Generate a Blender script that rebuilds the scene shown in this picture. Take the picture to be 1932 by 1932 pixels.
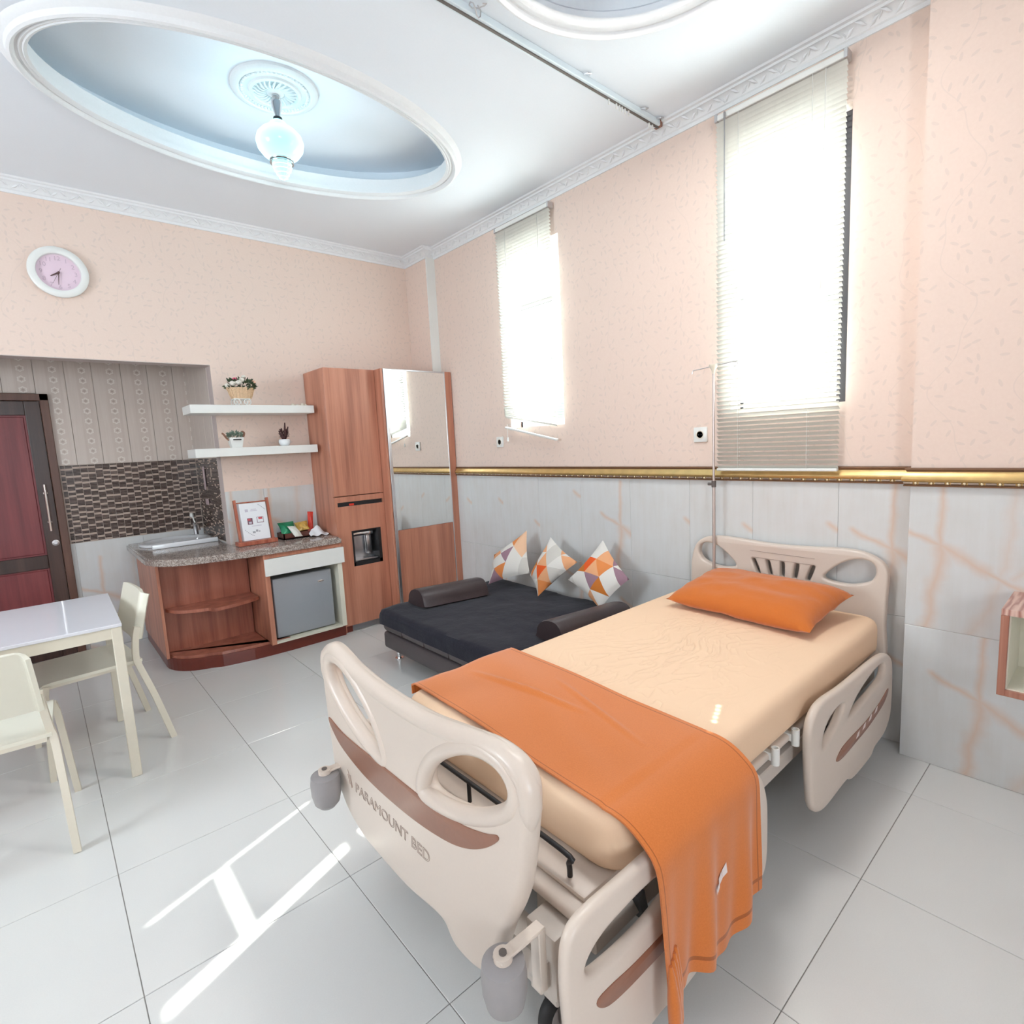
import bpy, bmesh, math, random
from math import sin, cos, pi, sqrt, radians
from mathutils import Vector, Matrix, noise

for o in list(bpy.data.objects): bpy.data.objects.remove(o, do_unlink=True)
SC = bpy.context.scene
COL = SC.collection
random.seed(7)

# ------------------------------------------------------------------ camera
CAM_H = 1.457543
PIT, ROL, YAW, FPX = 0.125866, -0.050312, 0.714727, 1030.637
Fv = Vector((sin(YAW)*cos(PIT), cos(YAW)*cos(PIT), -sin(PIT)))
R0 = Vector((cos(YAW), -sin(YAW), 0)); U0 = R0.cross(Fv)
Rv = R0*cos(ROL)+U0*sin(ROL); Uv = -R0*sin(ROL)+U0*cos(ROL)
cd = bpy.data.cameras.new('camera'); cam = bpy.data.objects.new('camera', cd); COL.objects.link(cam)
cd.sensor_fit = 'HORIZONTAL'; cd.sensor_width = 36.0; cd.lens = FPX/1932*36.0
cd.clip_start = 0.02; cd.clip_end = 200
mw = Matrix.Identity(4)
for i in range(3):
    mw[i][0] = Rv[i]; mw[i][1] = Uv[i]; mw[i][2] = -Fv[i]
mw[0][3], mw[1][3], mw[2][3] = 0, 0, CAM_H
cam.matrix_world = mw
SC.camera = cam

# ------------------------------------------------------------------ colour management, sky, sun, portals
vs = SC.view_settings
vs.view_transform = 'Standard'; vs.look = 'None'; vs.gamma = 1.0; vs.use_curve_mapping = False
vs.exposure = 1.55
SKY_STRENGTH = 6.5
W = bpy.data.worlds.new('sky'); SC.world = W; W.use_nodes = True
wb = W.node_tree.nodes['Background']
wb.inputs['Color'].default_value = (0.80, 0.915, 1.0, 1); wb.inputs['Strength'].default_value = SKY_STRENGTH
sd = bpy.data.lights.new('sun', 'SUN'); sd.energy = 6.0; sd.angle = radians(0.4); sd.color = (1.0, 0.95, 0.86)
so = bpy.data.objects.new('sun', sd); COL.objects.link(so)
sdir = Vector((-0.929, -0.365, -0.90)).normalized()          # the way the sunlight travels
so.rotation_euler = sdir.to_track_quat('-Z', 'Y').to_euler()
def portal(name, loc, rot, sx, sy):
    l = bpy.data.lights.new(name, 'AREA'); l.shape = 'RECTANGLE'; l.size = sx; l.size_y = sy
    l.cycles.is_portal = True
    o = bpy.data.objects.new(name, l); COL.objects.link(o); o.location = loc; o.rotation_euler = rot
portal('daylight_portal_far_window', (3.02, 2.95, 2.2), (0, radians(90), 0), 1.30, 0.56)
portal('daylight_portal_near_window', (3.02, 1.18, 2.2), (0, radians(90), 0), 1.30, 0.56)
portal('daylight_portal_rear', (-0.6, -2.17, 1.75), (radians(90), 0, 0), 1.0, 1.1)
portal('daylight_portal_left', (-2.37, 2.6, 1.85), (0, radians(-90), 0), 1.1, 1.0)

# ------------------------------------------------------------------ material helpers
def new_mat(name):
    m = bpy.data.materials.new(name); m.use_nodes = True
    nt = m.node_tree; b = nt.nodes['Principled BSDF']
    return m, nt, b
def nd(nt, typ, ins=None, **props):
    n = nt.nodes.new(typ)
    for k, v in props.items(): setattr(n, k, v)
    if ins:
        for k, v in ins.items():
            if isinstance(v, bpy.types.NodeSocket): nt.links.new(v, n.inputs[k])
            else: n.inputs[k].default_value = v
    return n
def mth(nt, op, a, b=None, c=None, clamp=False):
    n = nt.nodes.new('ShaderNodeMath'); n.operation = op; n.use_clamp = clamp
    for i, v in enumerate((a, b, c)):
        if v is None: continue
        if isinstance(v, bpy.types.NodeSocket): nt.links.new(v, n.inputs[i])
        else: n.inputs[i].default_value = v
    return n.outputs[0]
def mixc(nt, fac, a, b, blend='MIX'):
    n = nt.nodes.new('ShaderNodeMix'); n.data_type = 'RGBA'; n.blend_type = blend
    for k, v in ((0, fac), (6, a), (7, b)):
        if isinstance(v, bpy.types.NodeSocket): nt.links.new(v, n.inputs[k])
        elif k == 0: n.inputs[0].default_value = v
        else: n.inputs[k].default_value = (v[0], v[1], v[2], 1)
    return n.outputs[2]
def ramp(nt, fac, stops, interp='LINEAR'):
    n = nt.nodes.new('ShaderNodeValToRGB'); cr = n.color_ramp; cr.interpolation = interp
    while len(cr.elements) < len(stops): cr.elements.new(0.5)
    for e, (p, c) in zip(cr.elements, stops):
        e.position = p; e.color = (c[0], c[1], c[2], 1) if not isinstance(c, float) else (c, c, c, 1)
    nt.links.new(fac, n.inputs[0]); return n.outputs[0]
def bump(nt, b, h, strength=0.2, dist=0.01):
    n = nd(nt, 'ShaderNodeBump', {'Height': h, 'Strength': strength, 'Distance': dist})
    nt.links.new(n.outputs[0], b.inputs['Normal'])
def pos(nt): return nt.nodes.new('ShaderNodeNewGeometry').outputs['Position']
def objc(nt): return nt.nodes.new('ShaderNodeTexCoord').outputs['Object']
def uvc(nt): return nt.nodes.new('ShaderNodeTexCoord').outputs['UV']
def sepx(nt, v):
    s = nd(nt, 'ShaderNodeSeparateXYZ', {0: v}); return s.outputs
def comb(nt, x, y, z): return nd(nt, 'ShaderNodeCombineXYZ', {0: x, 1: y, 2: z}).outputs[0]
def scalev(nt, v, s): return nd(nt, 'ShaderNodeVectorMath', {0: v, 1: s}, operation='MULTIPLY').outputs[0]
def noi(nt, v, scale, detail=3, rough=0.5):
    return nd(nt, 'ShaderNodeTexNoise', {'Vector': v, 'Scale': scale, 'Detail': detail, 'Roughness': rough}).outputs
def plain(name, col, rough=0.5, metal=0.0, spec=0.5, coat=0.0, nscale=0, namt=0.06, bmp=0):
    m, nt, b = new_mat(name)
    b.inputs['Base Color'].default_value = (*col, 1); b.inputs['Roughness'].default_value = rough
    b.inputs['Metallic'].default_value = metal; b.inputs['Specular IOR Level'].default_value = spec
    b.inputs['Coat Weight'].default_value = coat
    if nscale:
        n = noi(nt, objc(nt), nscale)
        c = mixc(nt, n[0], tuple(x*(1-namt) for x in col), tuple(min(1, x*(1+namt)) for x in col))
        nt.links.new(c, b.inputs['Base Color'])
        if bmp: bump(nt, b, n[0], bmp, 0.004)
    return m
def fabric(name, col, var=0.12, scale=220, wr=0.0, wscale=9, sheen=0.3):
    m, nt, b = new_mat(name)
    o = objc(nt)
    f = noi(nt, o, scale, 2); w = noi(nt, o, wscale, 4)
    c = mixc(nt, f[0], tuple(x*(1-var) for x in col), tuple(min(1, x*(1+var)) for x in col))
    nt.links.new(c, b.inputs['Base Color'])
    b.inputs['Roughness'].default_value = 0.92; b.inputs['Specular IOR Level'].default_value = 0.15
    b.inputs['Sheen Weight'].default_value = sheen
    h = mth(nt, 'ADD', mth(nt, 'MULTIPLY', f[0], 0.12), mth(nt, 'MULTIPLY', w[0], wr*6))
    bump(nt, b, h, 0.5, 0.01)
    return m

def m_sheet():
    m, nt, b = new_mat('peach_sheet')
    o = objc(nt); f = noi(nt, o, 420, 2)
    c = mixc(nt, f[0], (0.86, 0.615, 0.425), (0.90, 0.655, 0.455)); nt.links.new(c, b.inputs['Base Color'])
    b.inputs['Roughness'].default_value = 0.85; b.inputs['Specular IOR Level'].default_value = 0.15
    w = noi(nt, o, 2.2, 2); dv = nd(nt, 'ShaderNodeVectorMath', {0: w[1], 1: (0.5, 0.5, 0.5)}, operation='SUBTRACT').outputs[0]
    p = nd(nt, 'ShaderNodeVectorMath', {0: o, 1: scalev(nt, dv, (0.35, 0.35, 0))}, operation='ADD').outputs[0]
    rd = nd(nt, 'ShaderNodeMapping', {'Vector': p, 'Rotation': (0, 0, 0.7), 'Scale': (7, 19, 7)}).outputs[0]
    n = noi(nt, rd, 1.0, 2, 0.4)[0]
    r = mth(nt, 'POWER', mth(nt, 'SUBTRACT', 1.0, mth(nt, 'ABSOLUTE', mth(nt, 'SUBTRACT', mth(nt, 'MULTIPLY', n, 2.0), 1.0))), 9.0)
    s_ = sepx(nt, o)
    dd = mth(nt, 'SQRT', mth(nt, 'ADD', mth(nt, 'POWER', mth(nt, 'DIVIDE', s_[0], 0.75), 2.0), mth(nt, 'POWER', mth(nt, 'DIVIDE', s_[1], 0.42), 2.0)))
    k = mth(nt, 'SUBTRACT', 1.15, dd, clamp=True)
    h = mth(nt, 'ADD', mth(nt, 'MULTIPLY', mth(nt, 'MULTIPLY', r, k), 1.0), mth(nt, 'MULTIPLY', f[0], 0.03))
    bump(nt, b, h, 0.55, 0.006); return m
def m_wallpaper():
    m, nt, b = new_mat('wallpaper_vine')
    p = sepx(nt, pos(nt)); u = mth(nt, 'ADD', p[0], p[1]); z = p[2]
    # climbing stems
    ph = mth(nt, 'ADD', mth(nt, 'MULTIPLY', mth(nt, 'SINE', mth(nt, 'MULTIPLY', z, 11.0)), 0.22),
             mth(nt, 'MULTIPLY', mth(nt, 'SINE', mth(nt, 'MULTIPLY', z, 27.0)), 0.07))
    f = mth(nt, 'FRACT', mth(nt, 'ADD', mth(nt, 'DIVIDE', u, 0.26), ph))
    d = mth(nt, 'MULTIPLY', mth(nt, 'ABSOLUTE', mth(nt, 'SUBTRACT', f, 0.5)), 0.26)
    stem = mth(nt, 'LESS_THAN', d, 0.0022)
    # leaves, one per cell, each turned its own way
    v = nd(nt, 'ShaderNodeTexVoronoi', {'Vector': comb(nt, u, z, 0.0), 'Scale': 21.0, 'Randomness': 0.8}, voronoi_dimensions='2D')
    cp = sepx(nt, v.outputs['Position'])
    rnd = sepx(nt, v.outputs['Color'])
    ang = mth(nt, 'MULTIPLY', rnd[0], 6.283)
    dx = mth(nt, 'SUBTRACT', u, cp[0]); dy = mth(nt, 'SUBTRACT', z, cp[1])
    ca = mth(nt, 'COSINE', ang); sa = mth(nt, 'SINE', ang)
    lx = mth(nt, 'ADD', mth(nt, 'MULTIPLY', dx, ca), mth(nt, 'MULTIPLY', dy, sa))
    ly = mth(nt, 'SUBTRACT', mth(nt, 'MULTIPLY', dy, ca), mth(nt, 'MULTIPLY', dx, sa))
    e = mth(nt, 'ADD', mth(nt, 'POWER', mth(nt, 'DIVIDE', lx, 0.015), 2.0), mth(nt, 'POWER', mth(nt, 'DIVIDE', ly, 0.0055), 2.0))
    leaf = mth(nt, 'MULTIPLY', mth(nt, 'LESS_THAN', e, 1.0), mth(nt, 'GREATER_THAN', rnd[1], 0.3))
    mask = mth(nt, 'MAXIMUM', leaf, mth(nt, 'MULTIPLY', stem, 0.7))
    n = noi(nt, pos(nt), 90, 3)
    base = mixc(nt, n[0], (0.79, 0.625, 0.535), (0.84, 0.675, 0.585))
    c = mixc(nt, mth(nt, 'MULTIPLY', mask, 0.42), base, (0.66, 0.545, 0.48))
    nt.links.new(c, b.inputs['Base Color'])
    b.inputs['Roughness'].default_value = 0.6; b.inputs['Specular IOR Level'].default_value = 0.3
    bump(nt, b, mth(nt, 'ADD', mask, mth(nt, 'MULTIPLY', n[0], 0.4)), 0.15, 0.002)
    return m
def segdist(nt, p, a, bb):
    pa = nd(nt, 'ShaderNodeVectorMath', {0: p, 1: (a[0], a[1], 0)}, operation='SUBTRACT').outputs[0]
    ba = (bb[0]-a[0], bb[1]-a[1], 0); l2 = ba[0]**2+ba[1]**2
    dt = nd(nt, 'ShaderNodeVectorMath', {0: pa, 1: ba}, operation='DOT_PRODUCT').outputs['Value']
    h = mth(nt, 'DIVIDE', dt, l2, clamp=True)
    q = nd(nt, 'ShaderNodeVectorMath', {0: ba, 'Scale': h}, operation='SCALE').outputs[0]
    r = nd(nt, 'ShaderNodeVectorMath', {0: pa, 1: q}, operation='SUBTRACT').outputs[0]
    return nd(nt, 'ShaderNodeVectorMath', {0: r}, operation='LENGTH').outputs['Value']
def m_marble():
    m, nt, b = new_mat('veined_marble_tile')
    uv = uvc(nt); sv = sepx(nt, uv); uv = comb(nt, sv[0], sv[1], 0.0)
    wn = noi(nt, uv, 3.5, 3)
    dv = nd(nt, 'ShaderNodeVectorMath', {0: wn[1], 1: (0.5, 0.5, 0.5)}, operation='SUBTRACT').outputs[0]
    p = nd(nt, 'ShaderNodeVectorMath', {0: uv, 1: scalev(nt, dv, (0.10, 0.10, 0))}, operation='ADD').outputs[0]
    strong = [((.32, 1.05), (.31, .56), .013), ((.31, .56), (.25, -.05), .022), ((.05, .68), (.31, .57), .012), ((.31, .57), (.56, .42), .022), ((.56, .42), (.74, .30), .012)]
    faint = [((.66, 1.05), (.66, .45), .018), ((.66, .45), (.50, -.05), .02), ((.95, .95), (.86, .60), .010), ((.86, .60), (.70, .38), .014)]
    acc = None
    wid = mth(nt, 'ADD', mth(nt, 'MULTIPLY', noi(nt, uv, 9, 2)[0], 1.2), 0.35)
    for grp, amp in ((strong, 0.62), (faint, 0.38)):
        for a, bb, w in grp:
            d = segdist(nt, p, a, bb)
            k = mth(nt, 'MULTIPLY', mth(nt, 'SUBTRACT', 1.0, mth(nt, 'DIVIDE', d, mth(nt, 'MULTIPLY', wid, w*3.8)), clamp=True), amp)
            k = mth(nt, 'POWER', k, 1.5)
            acc = k if acc is None else mth(nt, 'MAXIMUM', acc, k)
    st = noi(nt, scalev(nt, uv, (9, 0.8, 1)), 1.6, 4, 0.6)
    cl = noi(nt, uv, 3, 4)
    base = mixc(nt, mth(nt, 'MULTIPLY', st[0], cl[0]), (0.72, 0.74, 0.75), (0.55, 0.51, 0.45))
    c = mixc(nt, acc, base, (0.70, 0.40, 0.23))
    nt.links.new(c, b.inputs['Base Color'])
    b.inputs['Roughness'].default_value = 0.22; b.inputs['Specular IOR Level'].default_value = 0.4
    return m
def m_wood(name, a, bb, c, rough=0.35, xs=16.0, coat=0.0):
    m, nt, b = new_mat(name)
    v = scalev(nt, pos(nt), (xs, xs, 0.9))
    n1 = noi(nt, v, 1.0, 3); n2 = noi(nt, scalev(nt, pos(nt), (xs*7, xs*7, 2.2)), 1.0, 3, 0.6)
    f = mth(nt, 'ADD', mth(nt, 'MULTIPLY', n1[0], 0.75), mth(nt, 'MULTIPLY', n2[0], 0.25))
    col = ramp(nt, f, [(0.32, a), (0.5, bb), (0.68, c)])
    nt.links.new(col, b.inputs['Base Color']); b.inputs['Roughness'].default_value = rough
    b.inputs['Coat Weight'].default_value = coat
    bump(nt, b, n2[0], 0.08, 0.002)
    return m
def m_granite():
    m, nt, b = new_mat('speckled_granite')
    o = pos(nt)
    v = nd(nt, 'ShaderNodeTexVoronoi', {'Vector': o, 'Scale': 190.0}).outputs['Color']
    n = noi(nt, o, 60, 4, 0.7); n2 = noi(nt, o, 14, 3)
    r = sepx(nt, v)[0]
    f = mth(nt, 'ADD', mth(nt, 'MULTIPLY', r, 0.4), mth(nt, 'ADD', mth(nt, 'MULTIPLY', n[0], 0.4), mth(nt, 'MULTIPLY', n2[0], 0.3)))
    c = ramp(nt, f, [(0.3, (0.13, 0.10, 0.09)), (0.5, (0.30, 0.24, 0.21)), (0.62, (0.42, 0.35, 0.31)), (0.8, (0.60, 0.55, 0.50))])
    nt.links.new(c, b.inputs['Base Color']); b.inputs['Roughness'].default_value = 0.12
    return m
def m_cushion():
    m, nt, b = new_mat('triangle_print_cushion')
    uv = sepx(nt, uvc(nt)); u = mth(nt, 'MULTIPLY', uv[0], 2.7); v = mth(nt, 'MULTIPLY', uv[1], 2.7)
    a = mth(nt, 'SUBTRACT', u, mth(nt, 'MULTIPLY', v, 0.5))
    fa = mth(nt, 'FRACT', a); fb = mth(nt, 'FRACT', v)
    up = mth(nt, 'GREATER_THAN', mth(nt, 'ADD', fa, fb), 1.0)
    oi = nt.nodes.new('ShaderNodeObjectInfo').outputs['Random']
    cell = comb(nt, mth(nt, 'FLOOR', a), mth(nt, 'FLOOR', v), mth(nt, 'ADD', up, mth(nt, 'MULTIPLY', oi, 37.0)))
    w = nd(nt, 'ShaderNodeTexWhiteNoise', {'Vector': cell}).outputs[0]
    c = ramp(nt, w, [(0, (0.80, 0.77, 0.72)), (0.42, (0.66, 0.63, 0.58)), (0.58, (0.84, 0.42, 0.22)), (0.70, (0.80, 0.28, 0.09)), (0.77, (0.85, 0.13, 0.03)), (0.82, (0.36, 0.22, 0.27)), (0.89, (0.62, 0.20, 0.04)), (0.94, (0.86, 0.55, 0.36))], 'CONSTANT')
    f = noi(nt, objc(nt), 300, 2)
    c = mixc(nt, 0.12, c, f[1], 'MULTIPLY')
    nt.links.new(c, b.inputs['Base Color']); b.inputs['Roughness'].default_value = 0.9; b.inputs['Specular IOR Level'].default_value = 0.15
    bump(nt, b, f[0], 0.2, 0.003)
    return m
def m_pvc():
    m, nt, b = new_mat('flower_striped_panel')
    uv = sepx(nt, uvc(nt)); u, v = uv[0], uv[1]           # u 0..1 across the panel, v in metres
    fl = mth(nt, 'SUBTRACT', mth(nt, 'FRACT', mth(nt, 'DIVIDE', v, 0.076)), 0.5)
    dx = mth(nt, 'MULTIPLY', mth(nt, 'SUBTRACT', u, 0.62), 0.176); dy = mth(nt, 'MULTIPLY', fl, 0.076)
    r = mth(nt, 'SQRT', mth(nt, 'ADD', mth(nt, 'POWER', dx, 2.0), mth(nt, 'POWER', dy, 2.0)))
    an = mth(nt, 'ARCTAN2', dy, dx)
    rr = mth(nt, 'ADD', r, mth(nt, 'MULTIPLY', mth(nt, 'COSINE', mth(nt, 'MULTIPLY', an, 6.0)), 0.0025))
    ring = mth(nt, 'LESS_THAN', mth(nt, 'ABSOLUTE', mth(nt, 'SUBTRACT', rr, 0.019)), 0.004)
    heart = mth(nt, 'LESS_THAN', rr, 0.008)
    band = mth(nt, 'LESS_THAN', mth(nt, 'ABSOLUTE', mth(nt, 'SUBTRACT', u, 0.62)), 0.24)
    g = noi(nt, scalev(nt, pos(nt), (70, 70, 3)), 1.0, 3)
    base = mixc(nt, g[0], (0.58, 0.49, 0.43), (0.70, 0.62, 0.56))
    base = mixc(nt, mth(nt, 'MULTIPLY', band, 0.25), base, (0.52, 0.42, 0.36))
    c = mixc(nt, mth(nt, 'MULTIPLY', ring, 0.75), base, (0.80, 0.75, 0.69))
    c = mixc(nt, mth(nt, 'MULTIPLY', heart, 0.6), c, (0.36, 0.27, 0.22))
    nt.links.new(c, b.inputs['Base Color']); b.inputs['Roughness'].default_value = 0.35
    return m
def m_glass():
    m = bpy.data.materials.new('window_glass'); m.use_nodes = True; nt = m.node_tree
    for n in list(nt.nodes): nt.nodes.remove(n)
    t = nd(nt, 'ShaderNodeBsdfTransparent', {'Color': (0.93, 0.97, 0.98, 1)}); g = nd(nt, 'ShaderNodeBsdfGlossy', {'Roughness': 0.02})
    mx = nd(nt, 'ShaderNodeMixShader', {0: 0.05, 1: t.outputs[0], 2: g.outputs[0]})
    nt.links.new(mx.outputs[0], nd(nt, 'ShaderNodeOutputMaterial').inputs[0]); return m
def m_slat():
    m = bpy.data.materials.new('blind_slat'); m.use_nodes = True; nt = m.node_tree
    for n in list(nt.nodes): nt.nodes.remove(n)
    f = noi(nt, objc(nt), 30, 2)
    c = mixc(nt, f[0], (0.70, 0.685, 0.63), (0.76, 0.74, 0.68))
    d = nd(nt, 'ShaderNodeBsdfDiffuse', {'Color': c}); t = nd(nt, 'ShaderNodeBsdfTranslucent', {'Color': c})
    mx = nd(nt, 'ShaderNodeMixShader', {0: 0.04, 1: d.outputs[0], 2: t.outputs[0]})
    nt.links.new(mx.outputs[0], nd(nt, 'ShaderNodeOutputMaterial').inputs[0]); return m
def m_lampglass():
    m, nt, b = new_mat('cyan_lamp_glass')
    lw = nd(nt, 'ShaderNodeLayerWeight', {'Blend': 0.35}).outputs['Facing']
    c = mixc(nt, lw, (0.20, 0.85, 1.0), (0.55, 1.0, 1.0))
    nt.links.new(c, b.inputs['Base Color']); nt.links.new(c, b.inputs['Emission Color'])
    b.inputs['Emission Strength'].default_value = 0.75; b.inputs['Roughness'].default_value = 0.15
    return m
def m_lampwhite():
    m, nt, b = new_mat('lit_white_diffuser')
    n = noi(nt, objc(nt), 8, 1); c = mixc(nt, n[0], (1.0, 0.98, 0.95), (1.0, 0.99, 0.97))
    nt.links.new(c, b.inputs['Base Color']); nt.links.new(c, b.inputs['Emission Color']); b.inputs['Emission Strength'].default_value = 13.0
    return m
def m_ceiling():
    m, nt, b = new_mat('ceiling_paint')
    n = noi(nt, pos(nt), 120, 3)
    c = mixc(nt, n[0], (0.82, 0.86, 0.91), (0.85, 0.89, 0.94))
    nt.links.new(c, b.inputs['Base Color']); b.inputs['Roughness'].default_value = 0.75
    bump(nt, b, n[0], 0.04, 0.002); return m
def m_floor():
    m, nt, b = new_mat('polished_floor_tile')
    n = noi(nt, pos(nt), 260, 2); n2 = noi(nt, pos(nt), 1.7, 2)
    c = mixc(nt, n[0], (0.715, 0.715, 0.70), (0.765, 0.765, 0.75)); c = mixc(nt, mth(nt, 'MULTIPLY', n2[0], 0.12), c, (0.60, 0.58, 0.55))
    nt.links.new(c, b.inputs['Base Color']); b.inputs['Roughness'].default_value = 0.13; b.inputs['Specular IOR Level'].default_value = 0.5
    return m
def m_blanket():
    m, nt, b = new_mat('orange_fleece')
    uv = sepx(nt, uvc(nt)); u, v = uv[0], uv[1]          # metres from the foot edge / from the far edge
    o = objc(nt); f = noi(nt, o, 260, 2)
    c = mixc(nt, f[0], (0.59, 0.165, 0.034), (0.71, 0.215, 0.050))
    def line(x, at, w): return mth(nt, 'LESS_THAN', mth(nt, 'ABSOLUTE', mth(nt, 'SUBTRACT', x, at)), w)
    seam = mth(nt, 'MAXIMUM', line(u, 0.967, 0.004), mth(nt, 'MAXIMUM', line(v, 0.975, 0.004), line(u, 0.025, 0.003)))
    c = mixc(nt, mth(nt, 'MULTIPLY', seam, 0.7), c, (0.28, 0.07, 0.015))
    nt.links.new(c, b.inputs['Base Color']); b.inputs['Roughness'].default_value = 0.95; b.inputs['Specular IOR Level'].default_value = 0.1
    b.inputs['Sheen Weight'].default_value = 0.4
    bump(nt, b, mth(nt, 'SUBTRACT', mth(nt, 'MULTIPLY', f[0], 0.3), mth(nt, 'MULTIPLY', seam, 0.6)), 0.15, 0.003)
    return m
def m_stripewood():
    m, nt, b = new_mat('striped_edge_veneer')
    p = sepx(nt, pos(nt)); n = noi(nt, scalev(nt, pos(nt), (4, 30, 4)), 1.0, 2)
    w = mth(nt, 'SINE', mth(nt, 'ADD', mth(nt, 'MULTIPLY', p[1], 260.0), mth(nt, 'MULTIPLY', n[0], 16.0)))
    f = mth(nt, 'ADD', mth(nt, 'MULTIPLY', w, 0.5), 0.5)
    c = mixc(nt, f, (0.40, 0.17, 0.13), (0.72, 0.50, 0.42))
    nt.links.new(c, b.inputs['Base Color']); b.inputs['Roughness'].default_value = 0.3; return m

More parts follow.
